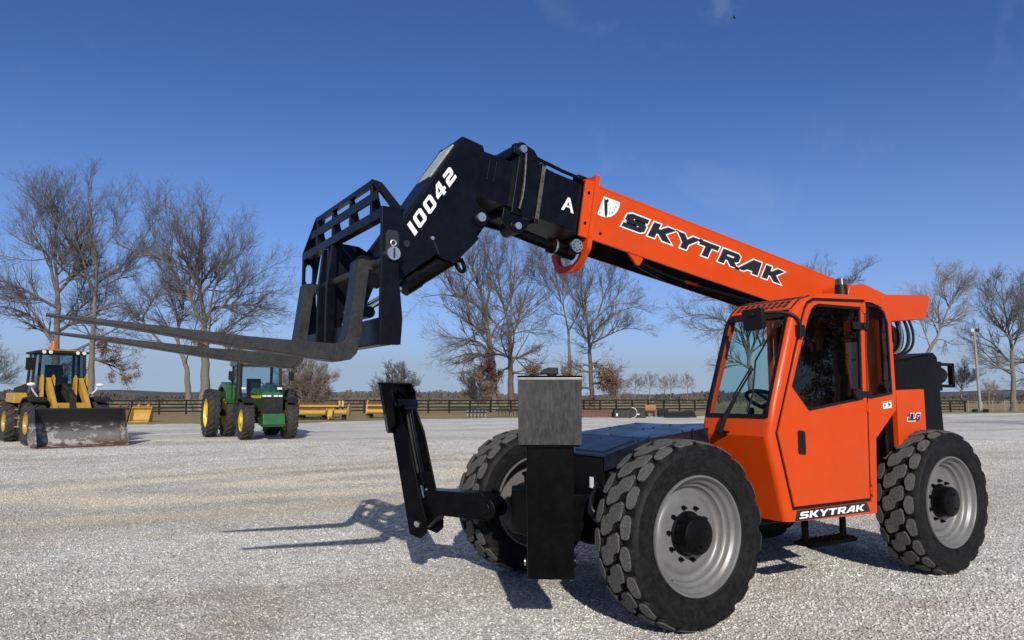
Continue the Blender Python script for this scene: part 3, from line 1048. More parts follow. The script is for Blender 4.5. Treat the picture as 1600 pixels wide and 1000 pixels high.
# middle section
mb = MB(BM)
mb.m = 0
W2 = .200
mb.box(-.5, .66, -W2, W2, -.435, -.03)
mb.box(.53, .74, -W2-.02, W2+.02, -.47, -.005)
mb.box(.495, .53, -W2-.03, W2+.028, -.49, .01)
mb.box(.66, .685, W2+.02, W2+.035, -.44, -.01)
mb.prism([(.50, -.49), (.86, -.43), (.88, -.60), (.80, -.62), (.74, -.50)], -W2-.01, -W2+.02, 'y')
mb.prism([(.55, -.49), (.80, -.44), (.80, -.53), (.72, -.60), (.58, -.55)], W2-.03, W2, 'y')
mb.cyl((.66, .03, -.555), (.66, W2+.01, -.555), .060, n=20)
mb.prism([(.70, 0), (.78, .02), (.79, .09), (.72, .125), (.60, .10), (.52, .02)], W2-.05, W2-.01, 'y')
mb.prism([(.70, 0), (.78, .02), (.79, .09), (.72, .125), (.60, .10), (.52, .02)], -W2+.01, -W2+.05, 'y')
mb.cyl((.71, -W2, .065), (.71, W2-.005, .065), .06, n=20)
for y in (.17, .06, -.05):
    mb.tube([(.60, y, .055), (.3, y, .03), (.02, y, .025)], .016, 6)
mb.box(.06, .16, .12, .20, .005, .045)
MID = mb.build('boom_middle_section', NAVY, TH, bevel=.005)
mb = MB(BM)
mb.cyl((.71, W2-.004, .065), (.71, W2+.016, .065), .032, n=16)
mb.build('roller_pin', STEEL, MID)
mb = MB(BM)
mb.cyl((.66, W2+.011, -.555), (.66, W2+.024, -.555), .028, n=16)
mb.build('roller_pin', STEEL, MID)
mb = MB(BM)
mb.box(.497, .528, W2+.0285, W2+.033, -.46, -.02)
for z in (-.10, -.23, -.36):
    mb.box(.505, .520, W2+.033, W2+.040, z-.045, z+.045)
mb.tube([(.70, W2+.045, .02), (.69, W2+.05, -.1), (.675, W2+.05, -.3), (.69, W2+.045, -.43)], .008, 6, 1)
mb.build('wear_pad', mat('greasy_wear_pad', (.12, .11, .10), .45, metal=.5, var=.4, scale=30), MID)
mb = MB(BM)
vs, fs = fmesh('A', .165)
dx = max(v[0] for v in vs)
mb.add([(.275-v[0]*1.05, W2+.0015+v[2], -.30+v[1]*1.05) for v in vs], fs)
# thicken strokes: a second copy slightly shifted
mb.add([(.283-v[0]*1.05, W2+.0012+v[2], -.30+v[1]*1.05) for v in vs], fs)
mb.build('lettering', WHITE, MID)
# extension cylinder under the mouth
mb = MB(BM)
mb.cyl((.68, W2-.08, -.57), (.16, W2-.08, -.60), .042, n=18)
mb.cyl((.30, W2-.08, -.590), (.06, W2-.08, -.595), .062, n=20)
mb.cyl((.12, .02, -.57), (.12, W+.02, -.57), .066, n=22)
mb.build('extension_cylinder', BLACK, TH, bevel=.004)
mb = MB(BM)
mb.m = 0
mb.cyl((.12, W+.02, -.57), (.12, W+.032, -.57), .054, n=24)
mb.m = 1
for k in range(8):
    t = 2*PI*k/8
    mb.cyl((.12+.036*math.cos(t), W+.031, -.57+.036*math.sin(t)), (.12+.036*math.cos(t), W+.037, -.57+.036*math.sin(t)), .006, n=6)
mb.build('cylinder_cap', [STEEL, BLACK], TH)
mb = MB(BM)
mb.cyl((.245, W2-.08, -.592), (.262, W2-.08, -.592), .0635, n=20)
mb.build('cylinder_band', STEEL, TH)
# inner section
mb = MB(BM)
mb.box(-.3, 1.18, -.180, .180, -.415, -.06)
for s in (.90, .96):
    mb.hexa([(s, .180, -.27), (s+.012, .180, -.27), (s+.012, .184, -.27), (s, .184, -.27), (s-.0, .180, -.10), (s+.012, .180, -.10), (s+.012, .184, -.10), (s, .184, -.10)])
mb.build('boom_inner_section', NAVY, TH, bevel=.006)

# boom head
HEAD = [(1.23, 3.487), (1.06, 3.447), (1.045, 3.40), (1.115, 3.07), (1.11, 3.0), (1.055, 2.95), (1.022, 2.90), (1.022, 2.85), (1.06, 2.805), (1.125, 2.775), (1.09, 2.725), (1.285, 2.525), (1.39, 2.545), (1.435, 2.575), (1.74, 2.345), (1.83, 2.44), (1.83, 2.60), (1.69, 2.80)]
mb = MB()
mb.prism(HEAD, Y0+.165, Y0+.20, 'y')
mb.prism(HEAD, Y0-.20, Y0-.165, 'y')
mb.hexa([(1.235, Y0-.165, 3.482), (1.235, Y0+.165, 3.482), (1.215, Y0+.165, 3.46), (1.215, Y0-.165, 3.46),
         (1.70, Y0-.165, 2.80), (1.70, Y0+.165, 2.80), (1.675, Y0+.165, 2.785), (1.675, Y0-.165, 2.785)])
mb.hexa([(1.23, Y0-.165, 3.487), (1.23, Y0+.165, 3.487), (1.07, Y0+.165, 3.447), (1.07, Y0-.165, 3.447),
         (1.23, Y0-.165, 3.46), (1.23, Y0+.165, 3.46), (1.07, Y0+.165, 3.42), (1.07, Y0-.165, 3.42)])
mb.prism([(1.12, 3.04), (1.06, 2.9), (1.12, 2.74), (1.28, 2.56), (1.40, 2.60), (1.70, 2.40), (1.66, 2.75), (1.22, 3.40), (1.10, 3.38)], Y0-.15, Y0+.15, 'y')
mb.hexa([(1.125, Y0-.19, 2.75), (1.125, Y0+.199, 2.75), (1.10, Y0+.199, 2.725), (1.10, Y0-.19, 2.725),
         (1.29, Y0-.19, 2.555), (1.29, Y0+.199, 2.555), (1.285, Y0+.199, 2.53), (1.285, Y0-.19, 2.53)])
HD = mb.build('boom_head', NAVY, TH, bevel=.006)
mb = MB()
mb.m = 0
mb.cyl((1.085, Y0+.20, 2.885), (1.085, Y0+.215, 2.885), .065, n=28)
mb.m = 1
mb.cyl((1.085, Y0+.215, 2.885), (1.085, Y0+.235, 2.885), .034, n=20)
mb.build('head_pin', [NAVY, STEEL], HD)
mb = MB()
mb.cyl((1.67, Y0+.199, 2.625), (1.67, Y0+.203, 2.625), .024, n=18)
mb.build('grease_hole', DECALBLACK, HD)
mb = MB()
mb.cyl((1.475, Y0+.20, 2.685), (1.475, Y0+.212, 2.685), .014, n=12)
mb.build('grease_nipple', STEEL, HD)
mb = MB()
mb.hexa([(1.47, Y0+.2005, 2.665), (1.46, Y0+.2005, 2.67), (1.46, Y0+.203, 2.67), (1.47, Y0+.203, 2.665), (1.425, Y0+.2005, 2.575), (1.415, Y0+.2005, 2.58), (1.415, Y0+.203, 2.58), (1.425, Y0+.203, 2.575)])
mb.build('weld_seam', DECALBLACK, HD)
dn = Vector((1.23-1.70, 0, 3.487-2.80)).normalized()
un_ = Vector((dn.z, 0, -dn.x))
if un_.z < 0:
    un_ = -un_
lettering('10042', (1.622, Y0+.2006, 2.668), dn, -Vector((0, 1, 0)).cross(dn) if False else (dn.z, 0, -dn.x), .092, .63, .30, gap=.24).build('lettering', WHITE, HD)
mb = MB()                                      # load chart plate on the sloping top
a, b = Vector((1.27, 0, 3.437)), Vector((1.46, 0, 3.160))
for p, q in ((a, b), ):
    nn = Vector((dn.z, 0, -dn.x))*.003
    y0, y1 = Y0-.10, Y0+.12
    mb.hexa([(p.x+nn.x*2, y0, p.z+nn.z*2), (p.x+nn.x*2, y1, p.z+nn.z*2), (p.x-nn.x, y1, p.z-nn.z), (p.x-nn.x, y0, p.z-nn.z),
             (q.x+nn.x*2, y0, q.z+nn.z*2), (q.x+nn.x*2, y1, q.z+nn.z*2), (q.x-nn.x, y1, q.z-nn.z), (q.x-nn.x, y0, q.z-nn.z)])
mb.build('load_chart', mat('faded_chart', (.34, .36, .36), .5, var=.35, scale=40), HD)

# tilt cylinder between head and carriage
mb = MB()
mb.cyl((1.24, Y0+.1, 2.61), (1.60, Y0+.1, 2.375), .070, n=20)
mb.cyl((1.55, Y0+.1, 2.41), (1.66, Y0+.1, 2.338), .080, n=20)
mb.tube([(1.25, Y0+.10, 2.56), (1.20, Y0+.12, 2.47), (1.16, Y0+.12, 2.50), (1.19, Y0+.1, 2.58)], .016, 8, 2)
mb.build('tilt_cylinder', BLACK, TH, bevel=.003)
mb = MB()
mb.cyl((1.62, Y0+.1, 2.36), (1.97, Y0+.1, 2.13), .030, n=16)
mb.build('tilt_rod', CHROME, TH)

# ---------------------------------------------------------------- fork carriage
CA, CB = -1.0, .70
SIDEP = [(2.10, 1.86), (2.10, 2.70), (1.955, 2.70), (1.99, 2.45), (1.985, 2.30), (1.955, 2.02), (1.965, 1.865)]
HOLE = [(2.075, 2.47), (2.075, 2.57), (2.06, 2.60), (2.035, 2.60), (2.02, 2.57), (2.02, 2.47), (2.035, 2.44), (2.06, 2.44)]
mb = MB()
mb.prism(SIDEP, CB-.03, CB, 'y')
mb.prism(SIDEP, CA, CA+.03, 'y', [HOLE])
mb.box(2.035, 2.098, CA+.03, CB-.03, 2.635, 2.695)
mb.box(1.975, 2.085, CA+.03, CB-.03, 1.87, 2.03)
mb.box(2.02, 2.098, CA+.03, CB-.03, 1.862, 1.872)
mb.box(2.06, 2.098, -.66, .51, 2.875, 2.91)
mb.box(2.075, 2.095, -.80, .58, 2.765, 2.825)
for y in (-.66, -.29, .08, .47):
    mb.prism([(2.094, 2.69), (2.094, 2.88), (2.062, 2.88), (2.01, 2.69)], y, y+.025 if y < .4 else y+.03, 'y')
# end slopes of the load rest
mb.hexa([(2.10, .48, 2.912), (2.10, .515, 2.912), (2.03, .515, 2.90), (2.03, .48, 2.90), (2.02, CB-.04, 2.69), (2.02, CB-.001, 2.69), (1.955, CB-.001, 2.69), (1.955, CB-.04, 2.69)])
mb.hexa([(2.10, -.66, 2.912), (2.10, -.63, 2.912), (2.03, -.63, 2.90), (2.03, -.66, 2.90), (2.10, CA, 2.69), (2.10, CA+.03, 2.69), (1.985, CA+.03, 2.69), (1.985, CA, 2.69)])
BR = [(2.09, 1.90), (2.09, 2.64), (2.0, 2.67), (1.86, 2.66), (1.74, 2.60), (1.72, 2.48), (1.80, 2.40), (1.93, 2.32), (1.975, 2.1), (1.96, 1.90)]
mb.prism(BR, Y0-.27, Y0-.24, 'y')
mb.prism([(2.09, 1.90), (2.09, 2.44), (2.02, 2.50), (1.92, 2.50), (1.80, 2.46), (1.74, 2.40), (1.80, 2.34), (1.93, 2.28), (2.0, 2.1), (2.0, 1.90)], Y0+.225, Y0+.255, 'y')
for y in (Y0-.36, Y0-.16):
    mb.prism([(2.13, 1.88), (2.13, 2.33), (2.10, 2.63), (2.06, 2.63), (2.07, 1.88)], y, y+.03, 'y')
mb.prism([(2.085, 2.03), (2.085, 2.34), (2.03, 2.36), (2.03, 2.03)], .14, .165, 'y')
mb.cyl((1.95, Y0-.27, 2.12), (1.95, Y0+.25, 2.12), .04, n=16)
mb.cyl((1.78, Y0-.26, 2.52), (1.78, Y0+.26, 2.52), .06, n=18)
CG = mb.build('fork_carriage', NAVY, TH, bevel=.005)
mb = MB()
mb.cyl((2.065, CA+.01, 2.365), (2.065, CB-.02, 2.365), .030, n=18)
mb.build('fork_shaft', FORKSTEEL, CG)
mb = MB()                                      # locking ring on the near side plate
mb.m = 1
mb.prism([(2.075, 2.43), (2.075, 2.53), (2.06, 2.555), (2.005, 2.555), (1.99, 2.53), (1.99, 2.43)], CB+.0005, CB+.006, 'y')
mb.m = 0
mb.cyl((2.03, CB+.004, 2.41), (2.03, CB+.03, 2.41), .041, n=28)
mb.tube([(2.03+.017*math.cos(t/8*2*PI), CB+.015, 2.475+.017*math.sin(t/8*2*PI)) for t in range(9)], .006, 6)
mb.m = 1
mb.box(2.024, 2.036, CB+.03, CB+.033, 2.38, 2.44)
mb.build('locking_ring', [STEEL, DECALBLACK], CG)
mb = MB()
mb.cyl((2.055, .165, 2.30), (2.055, .20, 2.30), .035, n=20)
mb.build('bracket_pin', STEEL, CG)


def fork(y0):
    y1 = y0+.14
    mb = MB()
    top = [(2.105, 2.40), (2.172, 2.395), (2.230, 1.94), (2.248, 1.892), (2.30, 1.870), (2.8, 1.893), (3.45, 1.944), (3.775, 1.968)]
    bot = [(2.100, 2.40), (2.158, 1.875), (2.172, 1.818), (2.21, 1.778), (2.28, 1.764), (2.8, 1.826), (3.45, 1.918), (3.775, 1.956)]
    vs, fs = [], []
    n = len(top)
    for k in range(n):
        t = max(0, (top[k][0]-3.30)/.475)
        w = .07*(1-.45*t**2)
        c = (y0+y1)/2
        vs += [(top[k][0], c-w, top[k][1]), (top[k][0], c+w, top[k][1]), (bot[k][0], c+w, bot[k][1]), (bot[k][0], c-w, bot[k][1])]
    for k in range(n-1):
        for j in range(4):
            fs.append((k*4+j, k*4+(j+1) % 4, (k+1)*4+(j+1) % 4, (k+1)*4+j))
    fs += [(0, 1, 2, 3), (n*4-1, n*4-2, n*4-3, n*4-4)]
    mb.add(vs, fs)
    mb.box(2.025, 2.11, y0+.004, y1-.004, 2.335, 2.399)
    mb.build('fork', FORKSTEEL, CG, bevel=.006)


fork(.38)
fork(-.77)
# lift cylinder from frame to boom
for y in (Y0-.10,):
    mb = MB()
    mb.cyl((-3.3, y, 1.25), (-2.75, y, 1.95), .085, n=20)
    mb.build('lift_cylinder', BLACK, TH)
    mb = MB()
    mb.cyl((-2.75, y, 1.95), (-2.40, y, 2.38), .045, n=16)
    mb.build('lift_rod', CHROME, TH)
# ================================================================== GROUND
def rot_coords(nt, scale=(1, 1, 1)):
    """object coordinates turned so that x runs along the far edge of the yard"""
    tc = N(nt, 'ShaderNodeTexCoord')
    mp = N(nt, 'ShaderNodeMapping')
    mp.inputs['Rotation'].default_value = (0, 0, R_(-148.5))
    mp.inputs['Scale'].default_value = scale
    nt.links.new(tc.outputs['Object'], mp.inputs['Vector'])
    return mp.outputs[0]


def mixc(nt, f, a, b, blend='MIX'):
    m = N(nt, 'ShaderNodeMix', data_type='RGBA', blend_type=blend)
    if isinstance(f, (int, float)):
        m.inputs[0].default_value = f
    else:
        nt.links.new(f, m.inputs[0])
    for k, v in ((6, a), (7, b)):
        if isinstance(v, tuple):
            m.inputs[k].default_value = (*v, 1)
        else:
            nt.links.new(v, m.inputs[k])
    return m.outputs[2]


def patches(nt, c, ra, rb):
    """earth, swept arcs and wheel lanes: the same over the sheet and the loose stones that lie on it"""
    L = nt.links.new
    o = N(nt, 'ShaderNodeTexCoord').outputs['Object']
    # earth showing through: patches drawn out along the yard, wheel-swept arcs in the middle distance
    r1 = rot_coords(nt, (.10, .32, 1))
    n1 = N(nt, 'ShaderNodeTexNoise', Scale=1.0, Detail=7.0, Roughness=.62, Distortion=.6)
    L(r1, n1.inputs['Vector'])
    dirt = ramp(nt, n1.outputs['Fac'], [(.51, (0, 0, 0)), (.65, (.50,)*3)])
    n2 = N(nt, 'ShaderNodeTexNoise', Scale=.55, Detail=6.0, Roughness=.65)
    L(o, n2.inputs['Vector'])
    d2 = ramp(nt, n2.outputs['Fac'], [(.53, (0, 0, 0)), (.66, (.48,)*3)])
    # arcs: rings round a turning centre
    mp = N(nt, 'ShaderNodeMapping')
    mp.inputs['Location'].default_value = (ARC.x*-1, ARC.y*-1, 0)
    L(o, mp.inputs['Vector'])
    mr = N(nt, 'ShaderNodeMapping')
    mr.inputs['Rotation'].default_value = (0, 0, R_(-148.5))
    mr.inputs['Scale'].default_value = (.42, 1.0, 1)
    L(mp.outputs[0], mr.inputs['Vector'])
    nd = N(nt, 'ShaderNodeTexNoise', Scale=.6, Detail=4.0)
    L(o, nd.inputs['Vector'])
    wv = N(nt, 'ShaderNodeTexWave', Scale=.20, Distortion=9.0, Detail=5.0)
    wv.wave_type = 'RINGS'
    wv.rings_direction = 'Z'
    wv.inputs['Detail Scale'].default_value = .55
    wv.inputs['Detail Roughness'].default_value = .72
    L(mr.outputs[0], wv.inputs['Vector'])
    ln = N(nt, 'ShaderNodeVectorMath', operation='LENGTH')
    L(mr.outputs[0], ln.inputs[0])
    dd = N(nt, 'ShaderNodeMath', operation='MULTIPLY_ADD')
    L(nd.outputs['Fac'], dd.inputs[0])
    dd.inputs[1].default_value = 3.0
    L(ln.outputs['Value'], dd.inputs[2])
    zone = ramp(nt, dd.outputs[0], [(0, (1, 1, 1)), (.3, (1, 1, 1)), (.62, (0, 0, 0))])
    zr = N(nt, 'ShaderNodeMapRange')
    L(dd.outputs[0], zr.inputs['Value'])
    zr.inputs['From Min'].default_value = 3.6
    zr.inputs['From Max'].default_value = 7.4
    zr.inputs['To Min'].default_value = 1
    zr.inputs['To Max'].default_value = 0
    arc = N(nt, 'ShaderNodeMath', operation='MULTIPLY')
    L(wv.outputs['Fac'], arc.inputs[0])
    L(zr.outputs[0], arc.inputs[1])
    brown = ramp(nt, ra, [(0, (.19, .155, .125)), (.6, (.33, .28, .235)), (1, (.48, .42, .36))])
    tan = ramp(nt, rb, [(0, (.56, .49, .38)), (1, (.80, .72, .585))])
    c = mixc(nt, dirt, c, brown)
    c = mixc(nt, d2, c, brown)
    za = N(nt, 'ShaderNodeMath', operation='MULTIPLY')
    L(zr.outputs[0], za.inputs[0])
    za.inputs[1].default_value = .40
    c = mixc(nt, za.outputs[0], c, brown)
    am = N(nt, 'ShaderNodeMath', operation='MULTIPLY')
    L(arc.outputs[0], am.inputs[0])
    am.inputs[1].default_value = .68
    c = mixc(nt, am.outputs[0], c, tan)
    # long pale and grey wheel lanes across the yard
    r2 = rot_coords(nt, (.012, .30, 1))
    n4 = N(nt, 'ShaderNodeTexNoise', Scale=1.0, Detail=5.0, Roughness=.55)
    L(r2, n4.inputs['Vector'])
    lane = ramp(nt, n4.outputs['Fac'], [(.34, (.84, .80, .76)), (.47, (1.02, 1.01, .99)), (.66, (1.16, 1.16, 1.16))])
    c = mixc(nt, 1.0, c, lane, 'MULTIPLY')
    return c


def gravel_mat():
    m, nt, b = new_mat('gravel')
    L = nt.links.new
    tc = N(nt, 'ShaderNodeTexCoord')
    o = tc.outputs['Object']
    v1 = N(nt, 'ShaderNodeTexVoronoi', Scale=38.0)
    v2 = N(nt, 'ShaderNodeTexVoronoi', Scale=95.0)
    v3 = N(nt, 'ShaderNodeTexVoronoi', Scale=14.0)
    for v in (v1, v2, v3):
        L(o, v.inputs['Vector'])
    sx = N(nt, 'ShaderNodeSeparateColor')
    L(v1.outputs['Color'], sx.inputs[0])
    sy = N(nt, 'ShaderNodeSeparateColor')
    L(v2.outputs['Color'], sy.inputs[0])
    sz = N(nt, 'ShaderNodeSeparateColor')
    L(v3.outputs['Color'], sz.inputs[0])
    c1 = ramp(nt, sx.outputs[0], [(0, (.30, .287, .26)), (.22, (.48, .463, .425)), (.6, (.66, .642, .597)), (.88, (.78, .762, .715)), (1, (.88, .865, .82))])
    c2 = ramp(nt, sy.outputs[1], [(0, (.33, .316, .288)), (.4, (.60, .58, .535)), (1, (.82, .80, .75))])
    c = mixc(nt, .45, c1, c2)
    c3 = ramp(nt, sz.outputs[0], [(0, (.68, .67, .66)), (.5, (1, 1, 1)), (1, (1.22, 1.21, 1.19))])
    c = mixc(nt, .6, c, c3, 'MULTIPLY')
    c = patches(nt, c, sy.outputs[0], sy.outputs[2])
    L(c, b.inputs['Base Color'])
    b.inputs['Roughness'].default_value = .92
    b.inputs['Specular IOR Level'].default_value = .2
    a = N(nt, 'ShaderNodeMath', operation='MULTIPLY')
    L(v1.outputs['Distance'], a.inputs[0])
    a.inputs[1].default_value = -1.0
    a2 = N(nt, 'ShaderNodeMath', operation='MULTIPLY_ADD')
    L(v2.outputs['Distance'], a2.inputs[0])
    a2.inputs[1].default_value = -.5
    L(a.outputs[0], a2.inputs[2])
    bp = N(nt, 'ShaderNodeBump', Strength=.5, Distance=.014)
    L(a2.outputs[0], bp.inputs['Height'])
    L(bp.outputs['Normal'], b.inputs['Normal'])
    return m


ARC = ground_at(560, 14.5)
GRAVEL = gravel_mat()


def field_mat():
    m, nt, b = new_mat('winter_grass')
    L = nt.links.new
    r = rot_coords(nt, (.05, .25, 1))
    n1 = N(nt, 'ShaderNodeTexNoise', Scale=1.0, Detail=8.0, Roughness=.7)
    L(r, n1.inputs['Vector'])
    tc = N(nt, 'ShaderNodeTexCoord')
    n2 = N(nt, 'ShaderNodeTexNoise', Scale=9.0, Detail=6.0, Roughness=.7)
    L(tc.outputs['Object'], n2.inputs['Vector'])
    c1 = ramp(nt, n1.outputs['Fac'], [(.3, (0.198, 0.149, 0.088)), (.48, (0.360, 0.271, 0.158)), (.6, (0.234, 0.219, 0.105)), (.75, (0.432, 0.350, 0.228))])
    c2 = ramp(nt, n2.outputs['Fac'], [(.3, (.6, .6, .6)), (.7, (1.3, 1.3, 1.3))])
    L(mixc(nt, 1.0, c1, c2, 'MULTIPLY'), b.inputs['Base Color'])
    b.inputs['Roughness'].default_value = 1
    b.inputs['Specular IOR Level'].default_value = .1
    bp = N(nt, 'ShaderNodeBump', Strength=1.0, Distance=.08)
    L(n2.outputs['Fac'], bp.inputs['Height'])
    L(bp.outputs['Normal'], b.inputs['Normal'])
    return m


def sheet(name, pts, z, m):
    me = bpy.data.meshes.new(name)
    tr = tessellate_polygon([[Vector((p[0], p[1], 0)) for p in pts]])
    me.from_pydata([(p[0], p[1], z) for p in pts], [], [t for t in tr])
    me.materials.append(m)
    bm = bmesh.new()
    bm.from_mesh(me)
    for f in bm.faces:
        if f.normal.z < 0:
            f.normal_flip()
    bm.to_mesh(me)
    bm.free()
    o = bpy.data.objects.new(name, me)
    COL.objects.link(o)
    return tag(o, kind='structure')


FIELD = field_mat()
sheet('ground', [(-3500, -3500), (3500, -3500), (3500, 3500), (-3500, 3500)], -.012, FIELD)
# the gravel yard ends in a ragged edge where the grass verge begins
edge = []
E_PX = [(-700, 44), (-200, 44), (0, 42), (120, 43.5), (200, 45), (330, 46), (480, 47.5), (560, 51), (620, 55), (700, 57.5), (800, 59), (950, 62), (1100, 66), (1250, 70), (1400, 75), (1480, 77), (1600, 80), (1800, 86), (2300, 100)]
rnd = random.Random(5)
for (pa, da), (pb, db) in zip(E_PX, E_PX[1:]):
    k = max(2, int(abs(pb-pa)/6))
    for j in range(k):
        t = j/k
        p = ground_at(pa+(pb-pa)*t, da+(db-da)*t+rnd.gauss(0, .28)+.5*math.sin((pa+(pb-pa)*t)*.05))
        edge.append((p.x, p.y))
back = [ground_at(2300, 100)]
bl = CAM-FH*70
sheet('gravel_yard', edge+[(bl.x+RT.x*150, bl.y+RT.y*150), (bl.x-RT.x*90, bl.y-RT.y*90)], 0.0, GRAVEL)

# loose stones lying on the yard near the camera
def stones(n, name):
    rng = np.random.default_rng(11)
    # positions: denser near the camera
    dist = 2.9+(rng.random(n)**1.55)*25.0
    lat = (rng.random(n)*2-1)*(1.1*dist+.8)
    P = np.zeros((n, 3))
    P[:, 0] = CAM.x+FH.x*dist+RT.x*lat
    P[:, 1] = CAM.y+FH.y*dist+RT.y*lat
    size = .0062+.0078*rng.random(n)**1.6+.00022*np.maximum(dist-6, 0)
    big = rng.random(n) < .015
    size[big] *= 1.5
    base = np.array([(1, 0, 0), (0, 1, 0), (-1, 0, 0), (0, -1, 0), (0, 0, 1), (0, 0, -1),
                     ], float)
    f0 = np.array([(0, 1, 4), (1, 2, 4), (2, 3, 4), (3, 0, 4), (1, 0, 5), (2, 1, 5), (3, 2, 5), (0, 3, 5)])
    V = base[None]*(.65+.7*rng.random((n, 6, 1)))
    V = V+rng.normal(0, .22, V.shape)
    a = rng.random(n)*2*PI
    c, s = np.cos(a), np.sin(a)
    x = V[:, :, 0]*c[:, None]-V[:, :, 1]*s[:, None]
    y = V[:, :, 0]*s[:, None]+V[:, :, 1]*c[:, None]
    tl = rng.normal(0, .4, n)
    z = V[:, :, 2]*.5+x*tl[:, None]*.6
    V = np.stack([x, y, z], -1)*size[:, None, None]
    P[:, 2] = size*.28
    V += P[:, None]
    Fc = (f0[None]+(np.arange(n)*6)[:, None, None]).reshape(-1, 3)
    return np_mesh(name, V.reshape(-1, 3), Fc)


def np_mesh(name, V, F, smooth=False):
    me = bpy.data.meshes.new(name)
    me.vertices.add(len(V))
    me.vertices.foreach_set('co', np.ascontiguousarray(V, dtype=np.float32).ravel())
    k = F.shape[1]
    me.loops.add(F.size)
    me.loops.foreach_set('vertex_index', np.ascontiguousarray(F, dtype=np.int32).ravel())
    me.polygons.add(len(F))
    me.polygons.foreach_set('loop_start', np.arange(len(F), dtype=np.int32)*k)
    me.update(calc_edges=True)
    if smooth:
        me.polygons.foreach_set('use_smooth', np.ones(len(F), dtype=bool))
    return me


STONE, nt, b = new_mat('loose_stone')
ge = N(nt, 'ShaderNodeNewGeometry')
sc_ = ramp(nt, ge.outputs['Random Per Island'], [(0, (.24, .231, .212)), (.18, (.38, .369, .342)), (.55, (.53, .518, .485)), (.85, (.67, .655, .615)), (1, (.84, .825, .78))])
sc_ = patches(nt, sc_, ge.outputs['Random Per Island'], ge.outputs['Random Per Island'])
nt.links.new(sc_, b.inputs['Base Color'])
b.inputs['Roughness'].default_value = .9
b.inputs['Specular IOR Level'].default_value = .2
sm = stones(480000, 'loose_gravel')
sm.materials.append(STONE)
so_ = bpy.data.objects.new('loose_gravel', sm)
COL.objects.link(so_)
tag(so_, 'loose pale limestone chips strewn over the yard', kind='stuff')
# ================================================================== TREES
BARK = mat('grey_bark', (.165, .145, .122), .95, var=.4, scale=14, bump=.8, bscale=22, spec=.1)
BARKR = mat('red_brown_bark', (.125, .085, .066), .95, var=.4, scale=14, bump=.8, bscale=22, spec=.1)
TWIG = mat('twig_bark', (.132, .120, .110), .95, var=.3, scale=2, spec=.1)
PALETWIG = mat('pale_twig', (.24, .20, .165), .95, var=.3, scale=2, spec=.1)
LEAF, nt, b = new_mat('dead_leaf')
ge = N(nt, 'ShaderNodeNewGeometry')
nt.links.new(ramp(nt, ge.outputs['Random Per Island'], [(0, (.08, .042, .026)), (.5, (.20, .105, .062)), (1, (.32, .19, .12))]), b.inputs['Base Color'])
b.inputs['Roughness'].default_value = .85


def unit(a):
    return a/np.maximum(np.linalg.norm(a, axis=-1, keepdims=True), 1e-9)


def tubes(P, Rr, sides):
    """P (N,K,3) centre lines, Rr (N,K) radii -> verts, quads"""
    n, k, _ = P.shape
    T = np.empty_like(P)
    T[:, 1:-1] = P[:, 2:]-P[:, :-2]
    T[:, 0] = P[:, 1]-P[:, 0]
    T[:, -1] = P[:, -1]-P[:, -2]
    T = unit(T)
    ref = np.where(np.abs(T[:, :1, 2:3]) > .8, np.array([1., 0, 0]), np.array([0, 0, 1.]))
    A = unit(np.cross(T, np.broadcast_to(ref, T.shape)))
    B = np.cross(T, A)
    th = np.arange(sides)*2*PI/sides
    V = P[:, :, None]+Rr[:, :, None, None]*(A[:, :, None]*np.cos(th)[None, None, :, None]+B[:, :, None]*np.sin(th)[None, None, :, None])
    idx = np.arange(n*k*sides).reshape(n, k, sides)
    j = np.roll(np.arange(sides), -1)
    q = np.stack([idx[:, :-1, :], idx[:, :-1][:, :, j], idx[:, 1:][:, :, j], idx[:, 1:, :]], -1)
    return V.reshape(-1, 3), q.reshape(-1, 4)


def branch(rng, P, Rr, spacing, length, ang, K, up=.1, wig=.18, t0=.25, rfac=.55, rmin=.01, rtip=.4, taper=.55, out=None, flat=1.0):
    """children along every polyline of P"""
    n, k, _ = P.shape
    seg = np.linalg.norm(P[:, 1:]-P[:, :-1], axis=-1)
    tot = seg.sum(1)
    cnt = np.maximum(1, np.round(tot*(1-t0)/spacing+rng.random(n)-.5)).astype(int)
    par = np.repeat(np.arange(n), cnt)
    m = len(par)
    t = t0+(1-t0)*rng.random(m)
    x = t*(k-1)
    i = np.minimum(x.astype(int), k-2)
    f = (x-i)[:, None]
    p0 = P[par, i]*(1-f)+P[par, i+1]*f
    tan = unit(P[par, i+1]-P[par, i])
    r0 = Rr[par, i]*(1-f[:, 0])+Rr[par, i+1]*f[:, 0]
    perp = unit(np.cross(tan, rng.normal(size=(m, 3))))
    a = ang*(0.7+.6*rng.random(m))[:, None]
    d = unit(tan*np.cos(a)+perp*np.sin(a)+np.array([0, 0, up]))
    if out is not None:
        d = unit(d+unit(p0-out)*.25)
    L = length*(.55+.75*rng.random(m))*(1-taper*(t-t0)/(1-t0))
    Q = np.empty((m, K, 3))
    Q[:, 0] = p0
    for s in range(1, K):
        Q[:, s] = Q[:, s-1]+d*(L/(K-1))[:, None]
        d = unit(d+rng.normal(0, wig, (m, 3))+np.array([0, 0, up*.6]))
    rs = np.clip(r0*rfac, rmin, None)
    R2 = rs[:, None]*np.linspace(1, rtip, K)[None]
    return Q, R2


